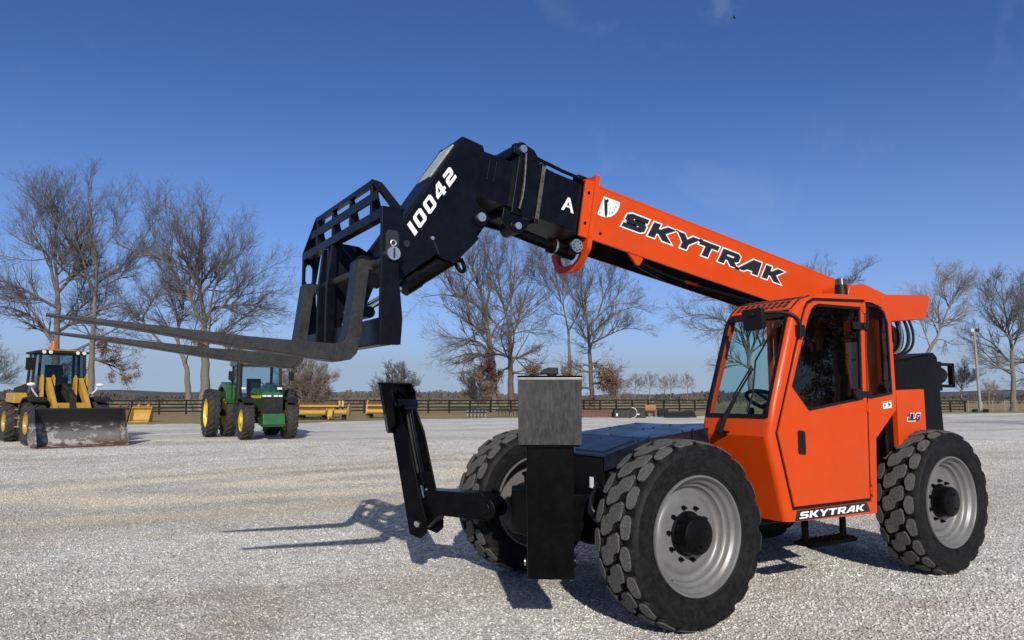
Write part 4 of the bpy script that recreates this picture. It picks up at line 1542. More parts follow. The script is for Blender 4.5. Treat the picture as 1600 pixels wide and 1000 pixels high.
def resample(pts, k):
    pts = np.asarray(pts, float)
    # smooth by chaikin once, then even spacing
    for _ in range(2):
        q = [pts[0]]
        for a, b in zip(pts, pts[1:]):
            q += [a*.75+b*.25, a*.25+b*.75]
        q.append(pts[-1])
        pts = np.array(q)
    s = np.concatenate([[0], np.cumsum(np.linalg.norm(pts[1:]-pts[:-1], axis=1))])
    u = np.linspace(0, s[-1], k)
    return np.stack([np.interp(u, s, pts[:, c]) for c in range(3)], -1)


def make_tree(name, label, cat, base, dist, trunk, limbs, r0, seed, twig=TWIG, bark=BARK, extra=6, dens=1.0, len2=4.2, leaves=None, group=None, fine=1.0, tw=1.0, squash=1.0):
    """trunk and limbs are picture outlines given real depth: each limb also swings towards or away from the yard"""
    rng = np.random.default_rng(seed)
    yt = trunk[-1][1]
    limbs = [[(x, yt+(y-yt)*(squash if y < yt else 1)) for x, y in l] for l in limbs]
    p0 = ground_at(base, dist)
    t = thing(name, label, cat, p0, 0, group)
    away = np.array(FH)

    def world(px, depth):
        out = []
        for k, (x, y) in enumerate(px):
            q = on_plane(x, y, p0)-p0
            out.append(np.array(q)+away*depth[k])
        return out
    H = max(np.array(on_plane(x, y, p0)-p0)[2] for l in limbs for x, y in l) if limbs else 10
    tp = world(trunk, [0]*len(trunk))
    tp[0] = np.array([tp[0][0], tp[0][1], -.05])
    K0 = 16
    TP = resample(tp, K0)
    TP[1:-1, :2] += rng.normal(0, r0*.10, (K0-2, 2))
    frac = np.linspace(0, 1, K0)
    TR = r0*(1-.50*frac)*(1+.45*np.exp(-frac*14))
    LP, LR = [], []
    K1 = 14
    for l in limbs:
        n = len(l)
        sw = rng.normal(0, 1)*.20*H*.5
        dep = [sw*(k/(n-1))**1.2 for k in range(n)]
        w = np.array(world(l, dep))
        # start on the nearest point of what is already there
        pool = np.concatenate([TP]+LP)
        rad = np.concatenate([TR]+LR)
        j = np.argmin(np.linalg.norm(pool-w[0], axis=1))
        w[0] = pool[j]
        q = resample(w, K1)
        LP.append(q)
        rs = rad[j]*(.80 if len(LP) < 4 else .62)
        LR.append(rs*(1-np.linspace(0, 1, K1)*.86))
    # further limbs in the directions the picture does not show well: towards and away from the viewer
    cen = np.mean(np.concatenate(LP), axis=0) if LP else np.array([0, 0, H*.6])
    for e in range(extra):
        src = LP[rng.integers(0, min(4, len(LP)))] if LP and rng.random() < .75 else TP[8:]
        sr = TR[-1]*.55
        s = src[rng.integers(1, max(2, len(src)//2))]
        sg = 1 if e % 2 else -1
        d = unit(away*sg*(.5+.5*rng.random())+np.array(RT)*rng.normal(0, .45)+np.array([0, 0, .55+.5*rng.random()]))
        Ln = H*(.25+.22*rng.random())
        pts = [s]
        for k in range(5):
            pts.append(pts[-1]+d*Ln/5)
            d = unit(d+rng.normal(0, .16, 3)+np.array([0, 0, .06]))
        LP.append(resample(pts, K1))
        LR.append(sr*(1-np.linspace(0, 1, K1)*.86))
    # trunk mesh
    V, Fq = tubes(TP[None], TR[None], 14)
    me = np_mesh('trunk', V, Fq, True)
    me.materials.append(bark)
    o = bpy.data.objects.new('trunk', me)
    COL.objects.link(o)
    o.parent = t
    A, Ar = np.array(LP), np.array(LR)
    Ar = np.maximum(Ar, .034)
    s2 = .135*len2/dens
    B, Br = branch(rng, A, Ar, s2, len2*1.12, R_(40), 8, .11, .09, .14, .55, .022, .24, .46, cen)
    C, Cr = branch(rng, B, Br, .092*len2/dens, len2*.46, R_(36), 6, .10, .10, .12, .58, .0125, .42, .30)
    D, Dr = branch(rng, C, Cr, .074*len2/(dens*fine), len2*.21, R_(34), 4, .07, .13, .12, .62, .0082*tw, .6, .25)
    vs, fs, o0 = [], [], 0
    for Pn, Rn, sd in ((A, Ar, 8), (B, Br, 5), (C, Cr, 3), (D, np.maximum(Dr, .0075*tw), 3)):
        V, Fq = tubes(Pn, Rn, sd)
        vs.append(V)
        fs.append(Fq+o0)
        o0 += len(V)
    me = np_mesh('crown', np.concatenate(vs), np.concatenate(fs))
    me.materials.append(twig)
    o = bpy.data.objects.new('crown', me)
    COL.objects.link(o)
    o.parent = t
    if leaves:
        zmax, count, size, rmax = leaves
        tips = np.concatenate([C[:, 2:].reshape(-1, 3), D.reshape(-1, 3)])
        tips = tips[(tips[:, 2] < zmax) & (np.hypot(tips[:, 0], tips[:, 1]) < rmax)]
        if len(tips):
            w = 1.02-(tips[:, 2]/zmax)**2
            # kept in clumps: some boughs hold their leaves, others have dropped them
            cl = np.sin(tips[:, 0]*1.1+seed)+np.sin(tips[:, 1]*1.3+2*seed)+np.sin(tips[:, 2]*1.7)
            w = w*np.clip(cl+.9, 0.05, None)
            k = rng.choice(len(tips), count, p=w/w.sum())
            leaf_mesh(t, tips[k], rng, size)
    return t


def leaf_mesh(t, pts, rng, size):
    n = len(pts)
    if n == 0:
        return
    c = pts+rng.normal(0, .16, (n, 3))
    a = unit(rng.normal(size=(n, 3)))*size*(.6+.8*rng.random((n, 1)))
    b = unit(np.cross(a, rng.normal(size=(n, 3))))*size*.6
    V = np.stack([c-a, c+b*.8, c+a, c-b*.8], 1).reshape(-1, 3)
    Fq = np.arange(n*4).reshape(n, 4)
    me = np_mesh('dead_leaves', V, Fq)
    me.materials.append(LEAF)
    o = bpy.data.objects.new('dead_leaves', me)
    COL.objects.link(o)
    o.parent = t
    o['kind'] = 'stuff'


G_L = 'bare oaks beyond the fence'
make_tree('oak_tree', 'tall bare oak leftmost behind the wheel loader, with low limbs spreading left', 'tree', 88, 88,
          [(88, 640), (87, 560), (88, 520), (90, 490), (90, 458)],
          [[(90, 458), (82, 436), (76, 386), (62, 375), (31, 361), (0, 335)], [(90, 458), (86, 400), (82, 368), (86, 337), (77, 296), (74, 266)],
           [(90, 460), (94, 442), (99, 420), (96, 380), (104, 330), (110, 285)], [(90, 480), (84, 478), (65, 464), (40, 448), (0, 433), (-25, 425)],
           [(87, 543), (71, 516), (53, 495), (25, 482), (0, 479), (-30, 488)], [(88, 520), (99, 507), (111, 489), (142, 475), (165, 466)],
           [(94, 442), (108, 423), (125, 418), (140, 430)], [(62, 375), (45, 330), (35, 300)], [(76, 390), (50, 400), (10, 390), (-15, 395)], [(65, 464), (40, 470), (10, 460), (-15, 462)], [(82, 368), (60, 320), (50, 290)], [(86, 337), (100, 300), (98, 270)]],
          .50, 1, leaves=(8.5, 2200, .09, 6), group=G_L, dens=1.0, squash=.84)
make_tree('oak_tree', 'tall bare oak rising right of the wheel loader cab with brown leaves around its trunk', 'tree', 150, 90,
          [(143, 640), (143, 560), (147, 500), (149, 464)],
          [[(149, 464), (144, 436), (141, 396), (128, 340), (112, 305), (102, 270)], [(149, 462), (155, 445), (160, 399), (161, 343), (160, 300), (168, 268)],
           [(147, 440), (136, 427), (121, 399), (99, 365), (87, 337), (95, 305)], [(158, 448), (183, 433), (201, 402), (214, 374), (228, 345)], [(161, 427), (186, 408), (201, 377), (214, 345), (222, 315)],
           [(160, 380), (178, 345), (190, 300), (195, 280)], [(141, 396), (145, 350), (140, 305), (142, 275)], [(161, 345), (175, 310), (182, 278)], [(148, 490), (165, 478), (185, 470), (200, 490)], [(147, 500), (130, 488), (118, 478)], [(147, 520), (170, 535), (195, 545)], [(145, 540), (120, 548), (105, 560)], [(145, 560), (170, 570), (190, 580)]],
          .42, 2, leaves=(9.5, 5200, .10, 5), group=G_L, dens=1.0, squash=.84)
make_tree('oak_tree', 'broad leaning bare oak with the thickest trunk, left of the green tractor', 'tree', 320, 88,
          [(318, 640), (320, 590), (321, 550), (321, 525), (320, 505)],
          [[(320, 505), (308, 496), (301, 462), (288, 440), (268, 403), (256, 386), (227, 381), (208, 375), (185, 360)], [(320, 505), (327, 477), (345, 474), (375, 466), (410, 476), (435, 472)],
           [(321, 507), (318, 470), (312, 425), (319, 362), (327, 314), (330, 295)], [(324, 480), (329, 470), (338, 436), (356, 396), (367, 359), (372, 330)], [(327, 472), (350, 455), (375, 433), (405, 405), (425, 390)],
           [(257, 386), (238, 351), (231, 314), (240, 285)], [(301, 462), (295, 410), (301, 344), (300, 300)], [(288, 440), (262, 442), (240, 430)], [(301, 462), (320, 420), (340, 370), (348, 330)], [(330, 470), (365, 455), (400, 445), (430, 440)],
           [(268, 403), (275, 360), (268, 310), (272, 290)], [(338, 436), (375, 410), (400, 370)], [(308, 496), (280, 480), (250, 470)], [(345, 474), (385, 490), (415, 505)], [(321, 520), (345, 525), (375, 525), (395, 530)], [(312, 425), (290, 380), (285, 330)]],
          .62, 3, leaves=(9.5, 2600, .09, 6), group=G_L, dens=1.08, squash=.86)
make_tree('oak_tree', 'thin forked oak close beside the thickest trunk', 'tree', 295, 92,
          [(295, 640), (293, 600), (291, 573), (284, 552), (278, 535)],
          [[(278, 535), (279, 514), (266, 470), (250, 440), (240, 400)], [(280, 540), (262, 545), (245, 520), (238, 507), (212, 470), (190, 444)], [(279, 514), (290, 480), (288, 450)], [(278, 530), (255, 500), (240, 470), (225, 455)]],
          .40, 4, leaves=(8.0, 1500, .09, 4), group=G_L, extra=4, len2=3.4)
G_M = 'bare trees in the middle distance'
make_tree('oak_tree', 'leaning bare oak with low branches to the left, left of a close pair', 'tree', 772, 92,
          [(773, 640), (772, 600), (770, 564), (763, 524), (757, 489)],
          [[(757, 489), (752, 454), (741, 428), (738, 402), (747, 367)], [(756, 485), (736, 469), (698, 460), (675, 462), (657, 466)], [(762, 520), (744, 512), (712, 492), (695, 480)], [(769, 560), (753, 535), (727, 530), (683, 524)],
           [(770, 555), (736, 550), (704, 561), (695, 570)], [(757, 489), (768, 450), (765, 400), (758, 368)], [(752, 454), (722, 430), (700, 425), (672, 435)], [(741, 428), (725, 395), (715, 380)], [(745, 515), (725, 540), (700, 545)], [(770, 570), (755, 575), (740, 570)]],
          .46, 5, leaves=(7.0, 1700, .09, 4), group=G_M)
make_tree('oak_tree', 'upright bare oak with reddish trunk and brown leaves low down, right of a close pair', 'tree', 799, 90,
          [(799, 640), (798, 600), (797, 560), (797, 528)],
          [[(797, 528), (794, 501), (785, 472), (779, 437), (776, 393), (772, 362)], [(797, 526), (799, 466), (796, 422), (805, 379), (802, 355)], [(796, 525), (779, 509), (762, 495), (748, 470)], [(800, 525), (820, 489), (843, 469), (862, 452)], [(800, 522), (837, 512), (866, 516)],
           [(798, 465), (817, 437), (840, 408), (855, 390)], [(796, 425), (785, 390), (790, 360)], [(801, 440), (825, 420), (835, 385)], [(779, 437), (765, 405), (755, 385)], [(797, 555), (775, 552), (760, 558)], [(797, 560), (820, 560), (832, 565)], [(797, 575), (780, 580)], [(797, 580), (818, 585)]],
          .44, 6, bark=BARKR, leaves=(8.2, 6000, .10, 3.6), group=G_M)
make_tree('oak_tree', 'slender tree with a long bare pole trunk, left of the oak with leafy skirts', 'tree', 890, 96,
          [(891, 640), (891, 600), (889, 550), (888, 518)],
          [[(888, 518), (883, 492), (879, 474), (880, 432), (879, 410)], [(880, 474), (863, 455), (845, 440), (835, 430)], [(889, 518), (902, 494), (910, 471), (922, 445)], [(881, 472), (900, 442), (910, 425)], [(883, 492), (862, 490), (848, 500), (835, 508)], [(880, 440), (870, 415)], [(881, 460), (895, 430), (893, 408)]],
          .30, 7, group=G_M, len2=3.4, extra=4)
make_tree('oak_tree', 'dark bare tree with a skirt of brown leaves, rightmost before the raised boom', 'tree', 924, 94,
          [(925, 640), (924, 600), (921, 550), (919, 512)],
          [[(919, 512), (914, 492), (911, 476), (915, 453), (928, 427), (935, 408)], [(920, 515), (934, 494), (954, 476), (970, 458), (975, 435)], [(922, 525), (926, 520), (954, 494), (975, 484), (1000, 480)], [(923, 535), (952, 523), (973, 515), (992, 520)],
           [(920, 530), (915, 528), (905, 510), (895, 500)], [(912, 478), (900, 455), (905, 430)], [(934, 494), (945, 455), (960, 430)], [(954, 480), (980, 470), (1003, 470)], [(922, 580), (945, 578), (960, 590)], [(922, 585), (905, 580), (895, 590)], [(924, 600), (942, 600), (955, 610)], [(924, 605), (908, 605), (900, 612)], [(922, 570), (940, 560)], [(922, 575), (905, 568)]],
          .34, 8, bark=BARKR, leaves=(7.2, 8000, .10, 4.2), group=G_M, len2=3.2)
make_tree('oak_tree', 'bare tree half hidden behind the cab, its branches reaching left below the boom', 'tree', 1172, 88,
          [(1172, 640), (1172, 590), (1170, 560)],
          [[(1170, 560), (1160, 520), (1135, 500), (1100, 488), (1065, 495)], [(1170, 560), (1168, 520), (1150, 480), (1120, 465), (1090, 470)], [(1170, 560), (1185, 520), (1200, 480), (1205, 450)], [(1172, 555), (1210, 520), (1240, 500)], [(1160, 520), (1130, 515), (1100, 520), (1075, 515)], [(1168, 520), (1165, 480), (1170, 450)], [(1172, 575), (1140, 560), (1115, 545)], [(1185, 520), (1215, 480), (1230, 460)]],
          .42, 9, group=G_M, len2=3.6)
make_tree('oak_tree', 'tree top peeping over the orange boom beside the beacon', 'tree', 1287, 100,
          [(1287, 640), (1287, 540), (1286, 470)],
          [[(1286, 470), (1280, 440), (1275, 412)], [(1286, 470), (1292, 440), (1296, 415)], [(1286, 480), (1262, 455), (1258, 430)], [(1286, 480), (1310, 460), (1318, 440)]],
          .34, 10, group=G_M, len2=2.6, extra=2)
G_R = 'bare trees right of the machine'
make_tree('oak_tree', 'grey bare tree leaning right from behind the black rear tank', 'tree', 1436, 84,
          [(1436, 640), (1440, 590), (1449, 550), (1463, 530)],
          [[(1463, 530), (1470, 504), (1475, 480), (1482, 460), (1486, 440)], [(1472, 502), (1490, 498), (1499, 493), (1512, 480)], [(1470, 504), (1462, 480), (1451, 468), (1440, 458)], [(1475, 480), (1492, 465), (1505, 460)], [(1475, 480), (1465, 455), (1462, 445)], [(1455, 540), (1445, 515), (1440, 495)], [(1463, 530), (1480, 530), (1488, 540)]],
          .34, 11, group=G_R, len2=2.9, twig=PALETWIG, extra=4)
make_tree('oak_tree', 'large bare tree at the right edge behind the light pole', 'tree', 1583, 92,
          [(1584, 640), (1583, 600), (1582, 575), (1581, 548)],
          [[(1581, 548), (1578, 520), (1574, 480), (1572, 455), (1575, 438)], [(1581, 545), (1578, 535), (1557, 516), (1535, 490), (1518, 456)], [(1582, 566), (1574, 560), (1557, 535), (1540, 525), (1525, 522)], [(1582, 550), (1588, 525), (1600, 512), (1625, 495)], [(1578, 520), (1590, 480), (1600, 450)],
           [(1582, 575), (1600, 555), (1630, 545)], [(1574, 480), (1560, 460), (1550, 445)], [(1557, 516), (1545, 500), (1538, 470)], [(1582, 580), (1560, 575), (1540, 560), (1528, 550)], [(1575, 470), (1590, 445)]],
          .36, 12, group=G_R, len2=3.0, leaves=(30, 500, .09, 30))
make_tree('oak_tree', 'tree with its trunk just outside the right edge, crown reaching in', 'tree', 1625, 110,
          [(1625, 636), (1625, 590), (1624, 560)], [[(1624, 560), (1610, 530), (1595, 510), (1580, 500)], [(1624, 560), (1625, 500), (1620, 460)], [(1624, 570), (1600, 560), (1580, 560)], [(1624, 590), (1600, 590), (1585, 600)]], .4, 13, group=G_R, extra=3)
make_tree('ornamental_tree', 'small bare round tree between the rear tank and the light pole', 'tree', 1502, 100,
          [(1501, 638), (1502, 620), (1502, 607)],
          [[(1502, 607), (1494, 595), (1488, 580)], [(1502, 607), (1500, 590), (1498, 574)], [(1502, 607), (1508, 592), (1512, 576)], [(1502, 610), (1512, 600), (1521, 588)], [(1502, 612), (1490, 605), (1484, 598)]],
          .14, 14, len2=1.7, extra=4, fine=1.2)
make_tree('ornamental_tree', 'small many stemmed pale tree between the green tractor and the yellow drum', 'tree', 476, 56,
          [(476, 652), (476, 648), (476, 643)],
          [[(476, 645), (466, 620), (452, 600), (442, 588)], [(476, 645), (470, 615), (464, 590), (462, 572)], [(476, 645), (478, 610), (480, 588), (482, 570)], [(476, 645), (485, 615), (498, 592), (502, 576)], [(476, 645), (492, 618), (508, 602), (518, 592)], [(476, 645), (462, 625), (448, 612)], [(476, 645), (486, 622), (505, 612)], [(476, 645), (474, 612), (472, 580)], [(476, 645), (482, 612), (490, 582)]],
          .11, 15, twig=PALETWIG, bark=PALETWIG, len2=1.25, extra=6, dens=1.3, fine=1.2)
make_tree('ornamental_tree', 'small round bare tree with dry seed heads left of the raised right outrigger', 'tree', 620, 74,
          [(620, 648), (620, 640), (620, 632)],
          [[(620, 634), (608, 615), (596, 600), (590, 590)], [(620, 634), (612, 605), (605, 582)], [(620, 634), (622, 600), (622, 575)], [(620, 634), (632, 608), (640, 590)], [(620, 634), (635, 615), (648, 602)], [(620, 634), (604, 618), (590, 608)], [(620, 634), (615, 595), (612, 578)], [(620, 634), (628, 600), (632, 580)]],
          .12, 16, len2=1.3, extra=6, dens=1.2, leaves=(9, 700, .05, 9))
make_tree('shrub', 'leggy brown bush behind the fence under the leaning oak', 'shrub', 747, 92,
          [(747, 642), (747, 636), (747, 630)],
          [[(747, 632), (738, 610), (728, 598), (724, 590)], [(747, 632), (744, 605), (740, 585)], [(747, 632), (750, 600), (752, 580)], [(747, 632), (758, 605), (766, 590)], [(747, 632), (735, 618), (725, 612)], [(747, 632), (760, 615), (770, 605)]],
          .10, 17, bark=BARKR, len2=1.5, extra=5, dens=1.2, leaves=(9, 1300, .06, 9))
G_F = 'small bare trees far across the field'
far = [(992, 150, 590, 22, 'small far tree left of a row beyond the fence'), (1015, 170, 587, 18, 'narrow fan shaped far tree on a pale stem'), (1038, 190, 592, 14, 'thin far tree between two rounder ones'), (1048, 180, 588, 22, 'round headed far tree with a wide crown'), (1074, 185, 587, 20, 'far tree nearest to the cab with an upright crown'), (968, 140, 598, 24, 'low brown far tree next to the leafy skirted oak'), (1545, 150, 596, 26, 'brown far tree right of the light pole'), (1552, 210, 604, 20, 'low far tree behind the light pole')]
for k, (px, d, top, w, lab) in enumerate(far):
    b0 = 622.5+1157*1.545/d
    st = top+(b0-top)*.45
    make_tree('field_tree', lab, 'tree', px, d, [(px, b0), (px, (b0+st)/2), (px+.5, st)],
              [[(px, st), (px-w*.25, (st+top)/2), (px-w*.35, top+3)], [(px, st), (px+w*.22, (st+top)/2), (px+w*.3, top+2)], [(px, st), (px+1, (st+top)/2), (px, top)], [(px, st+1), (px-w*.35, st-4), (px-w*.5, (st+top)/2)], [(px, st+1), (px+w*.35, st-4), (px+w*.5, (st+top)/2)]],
              .16, 30+k, len2=1.5, extra=2, twig=PALETWIG, group=G_F, tw=1.6, dens=.75)  # paler twig material stands in for haze over this distance
make_tree('field_tree', 'dark tree crown cut off by the left edge behind the wheel loader', 'tree', -22, 92, [(-22, 640), (-22, 600)],
          [[(-22, 605), (-8, 585), (8, 560)], [(-22, 605), (-5, 600), (18, 590)], [(-22, 605), (-25, 570), (-15, 545)], [(-22, 605), (0, 590), (12, 575)], [(-22, 605), (-40, 580), (-45, 560)]], .2, 60, len2=2.4, extra=4, dens=1.1)
# trees round the rest of the yard: seen only as reflections in the cab glass
for k, (x, y, lab) in enumerate(((31, -22, 'bare tree standing left of the yard'), (38, -36, 'bare tree standing far left of the yard'), (-32, 22, 'bare tree standing right of the yard'), (-43, 27, 'bare tree standing farther right of the yard'), (-38, 34, 'bare tree standing right of the yard toward the camera'))):
    src = [o for o in bpy.data.objects if o.name.startswith('oak_tree') and o.parent is None][(2, 0, 5, 2, 4)[k]]
    c = copy_tree(src)
    c.location = (x, y, 0)
    c.rotation_euler = (0, 0, 1.2+k)
    c.name = 'oak_tree'
    c['label'] = lab
    c['group'] = 'trees left of the yard'

# far woods: a strip of bare brush and wood on the skyline
def wood(name, label, d0, d1, n, h0, h1, seed, m, x0=-500, x1=2100):
    rng = np.random.default_rng(seed)
    px = x0+(x1-x0)*rng.random(n)
    dd = d0+(d1-d0)*rng.random(n)
    P = np.array([tuple(ground_at(a, b)) for a, b in zip(px, dd)])
    hh = (h0+(h1-h0)*rng.random(n))*(1+.25*np.sin(px*.011+seed)+.12*np.sin(px*.047))
    vs, fs = [], []
    K = 9
    rt, fh = np.array(RT), np.array(FH)
    for k in range(K):
        a = rng.normal(0, .20, n)
        bq = rng.normal(0, .20, n)
        w = hh*.030*(.6+rng.random(n))
        base = P+rt[None]*(rng.normal(0, .10, n)*hh)[:, None]+fh[None]*(rng.normal(0, .10, n)*hh)[:, None]
        base[:, 2] = hh*.5*rng.random(n)*(k > 2)
        top = base+rt[None]*(a*hh)[:, None]+fh[None]*(bq*hh)[:, None]
        top[:, 2] = hh*(.6+.4*rng.random(n))
        u = rt[None]*w[:, None]
        v = fh[None]*w[:, None]
        for dv in (u, v):
            o = len(vs)
            vs += [base-dv*.5, base+dv*.5, top+dv*2.2, top-dv*2.2]
            fs.append(o)
    V = np.stack(vs, 1)                # n, 4*2K, 3
    q = np.arange(n*V.shape[1]).reshape(n, -1, 4).reshape(-1, 4)
    me = np_mesh(name, V.reshape(-1, 3), q)
    me.materials.append(m)
    o = bpy.data.objects.new(name, me)
    COL.objects.link(o)
    tag(o, label, kind='stuff')


WOOD = mat('distant_winter_wood', (.115, .105, .105), 1.0, var=.3, scale=.03, spec=0)  # base colour lightened towards the distance haze
BRUSH = mat('winter_brush', (.13, .108, .085), 1.0, var=.4, scale=.08, spec=0)
wood('distant_wood', 'grey brown wood along the horizon', 520, 800, 4200, 4.2, 6.6, 1, WOOD)
wood('distant_scrub', 'brown scrub across the fields below the horizon wood', 190, 480, 3800, .6, 1.9, 2, BRUSH)
# low hills behind the wood
vs, fs = [], []
M_ = 160
for k in range(M_+1):
    px = -700+3000*k/M_
    for j, (d, s) in enumerate(((900, 0), (1500, 1), (2600, .55))):
        p = ground_at(px, d)
        h = (13+4*math.sin(px*.004+1)+2.2*math.sin(px*.013)+1.0*math.sin(px*.041))*s
        vs.append((p.x, p.y, h-.5))
for k in range(M_):
    for j in range(2):
        a = k*3+j
        fs.append((a, a+3, a+4, a+1))
me = bpy.data.meshes.new('hills')
me.from_pydata(vs, [], fs)
me.materials.append(mat('hill_woodland', (.11, .115, .135), 1.0, var=.4, scale=.02, spec=0))  # blue-grey of the haze is mixed into this colour
o = bpy.data.objects.new('hills', me)
COL.objects.link(o)
tag(o, kind='structure')
# ================================================================== FENCES, POLE, PARKED MACHINES
FENCEBLACK = mat('black_fence_stain', (.016, .014, .013), .8, var=.4, scale=5, spec=.2)
GREYWOOD = mat('weathered_pole_wood', (.27, .25, .22), .9, var=.3, scale=6, bump=.4, bscale=30)
YELLOW = mat('machine_yellow', (.44, .25, .022), .42, coat=.15, var=.14, scale=3, dust=(.25, .2, .13), dust_amt=.35)
JDYELLOW = mat('bright_yellow_rim', (.70, .52, .01), .4, coat=.2, var=.06, scale=3)
GREEN = mat('tractor_green', (.016, .10, .020), .38, coat=.3, var=.12, scale=3, dust=(.12, .13, .08), dust_amt=.2)
DARKMACH = mat('dull_black_machine', (.013, .013, .013), .6, var=.3, scale=4, dust=(.07, .065, .055), dust_amt=.3, spec=.25)
RUST = mat('rusty_cover', (.10, .052, .035), .85, var=.35, scale=3, dust=(.22, .13, .08), dust_amt=.4)
RED = mat('faded_red_paint', (.11, .026, .022), .6, var=.25, scale=3)
PALE = mat('pale_galvanised', (.42, .42, .41), .5, metal=.3, var=.25, scale=8)
LOGLASS = glass_mat('loader_glass', (.50, .60, .61), 1.0)
FARGLASS = glass_mat('machine_glass', (.70, .80, .81), 1.0)


def board_fence(label, pts, h, nb, m, group=None):
    """pts: post feet on the ground"""
    t = thing('board_fence', label, 'fence', pts[0], 0, group)
    o0 = Vector(pts[0])
    rnd = random.Random(len(pts))
    for p in pts:
        mb = MB()
        q = Vector(p)-o0
        hh = h*(1+rnd.uniform(.0, .05))
        mb.box(q.x-.075, q.x+.075, q.y-.075, q.y+.075, -.1, hh)
        mb.build('post', m, t)
    for k in range(nb):
        z = h*(.22+.74*k/(nb-1))
        mb = MB()
        for a, b in zip(pts, pts[1:]):
            a, b = Vector(a)-o0, Vector(b)-o0
            d = (b-a).normalized()
            s = Vector((-d.y, d.x, 0))*.078
            if s.dot(FH) > 0:
                s = -s
            za, zb = z+rnd.uniform(-.02, .02), z+rnd.uniform(-.02, .02)
            w = .075
            n = Vector((-d.y, d.x, 0))*.016
            A, B = a+s+d*.01, b+s-d*.01
            mb.hexa([(A.x-n.x, A.y-n.y, za-w), (A.x+n.x, A.y+n.y, za-w), (A.x+n.x, A.y+n.y, za+w), (A.x-n.x, A.y-n.y, za+w),
                     (B.x-n.x, B.y-n.y, zb-w), (B.x+n.x, B.y+n.y, zb-w), (B.x+n.x, B.y+n.y, zb+w), (B.x-n.x, B.y-n.y, zb+w)])
        mb.build('rail', m, t)
    return t


def fdist(px):
    return 70+(px-150)*.0185 if px < 700 else 80.2+(px-700)*.036


px, pts = -60.0, []
while px < 1130:
    pts.append(tuple(ground_at(px, fdist(px))))
    px += 2.62*1157/fdist(px)*(1 if px < 500 else .86 if px < 850 else .74)
board_fence('long black four board fence running behind the tractor and the parked implements', pts, 1.38, 4, FENCEBLACK)
board_fence('short black board fence end between the rear tank and the light pole', [tuple(ground_at(a, 87)) for a in (1415, 1446, 1484, 1507)], 1.30, 4, FENCEBLACK)
t = thing('wire_fence', 'thin grey wire fence at the right edge beyond the light pole', 'fence', ground_at(1512, 88))
o0 = ground_at(1512, 88)
wp_ = [ground_at(a, 88+(a-1512)*.05) for a in range(1512, 1720, 19)]
for p in wp_:
    mb = MB()
    q = p-o0
    mb.cyl((q.x, q.y, -.1), (q.x, q.y, 1.35), .045, n=6)
    mb.build('post', GREYWOOD, t)
for z in (.35, .75, 1.2):
    mb = MB()
    mb.tube([(p-o0)+Vector((0, 0, z)) for p in wp_], .012, 4)
    mb.build('wire', PALE, t)

# light pole
pb = ground_at(1531, 85)
t = thing('light_pole', 'leaning grey wooden pole with two floodlights on top', 'light pole', pb)
tp_ = on_plane(1522, 517, pb)-pb
mb = MB()
mb.tube([(0, 0, -.2), tp_*.5+Vector((.03, 0, 0)), tp_], [.17, .14, .105], 12)
mb.build('pole', GREYWOOD, t)
rt = RT
for s in (-1, 1):
    c = tp_+rt*(.30*s)+Vector((0, 0, .05))
    mb = MB()
    f = (-FH)*.18
    mb.cyl(c-f*.6, c+f, .16, .22, n=14)
    mb.tube([tp_, tp_+rt*(.12*s)+Vector((0, 0, .1)), c-f*.5], .035, 6)
    mb.cyl(c+f, c+f*1.05, .2, n=14)
    o = mb.build('floodlight', PALE if s < 0 else DARKMACH, t)
mb = MB()
mb.box(tp_.x*.06-.2, tp_.x*.06+.1, tp_.y*.06-.2, tp_.y*.06+.16, .55, 1.15)
mb.build('meter_box', PALE, t)
for k, (a, lab) in enumerate(((1522, 'small dark utility box left of the pole foot'), (1539, 'small dark utility box right of the pole foot'))):
    p = ground_at(a, 84.5)
    mb = MB()
    mb.prism([(-.3, 0), (.3, 0), (.26, .30), (-.26, .36)], -.2, .2, 'y')
    o = mb.build('utility_box', DARKMACH)
    o.location = p
    tag(o, lab, 'box')


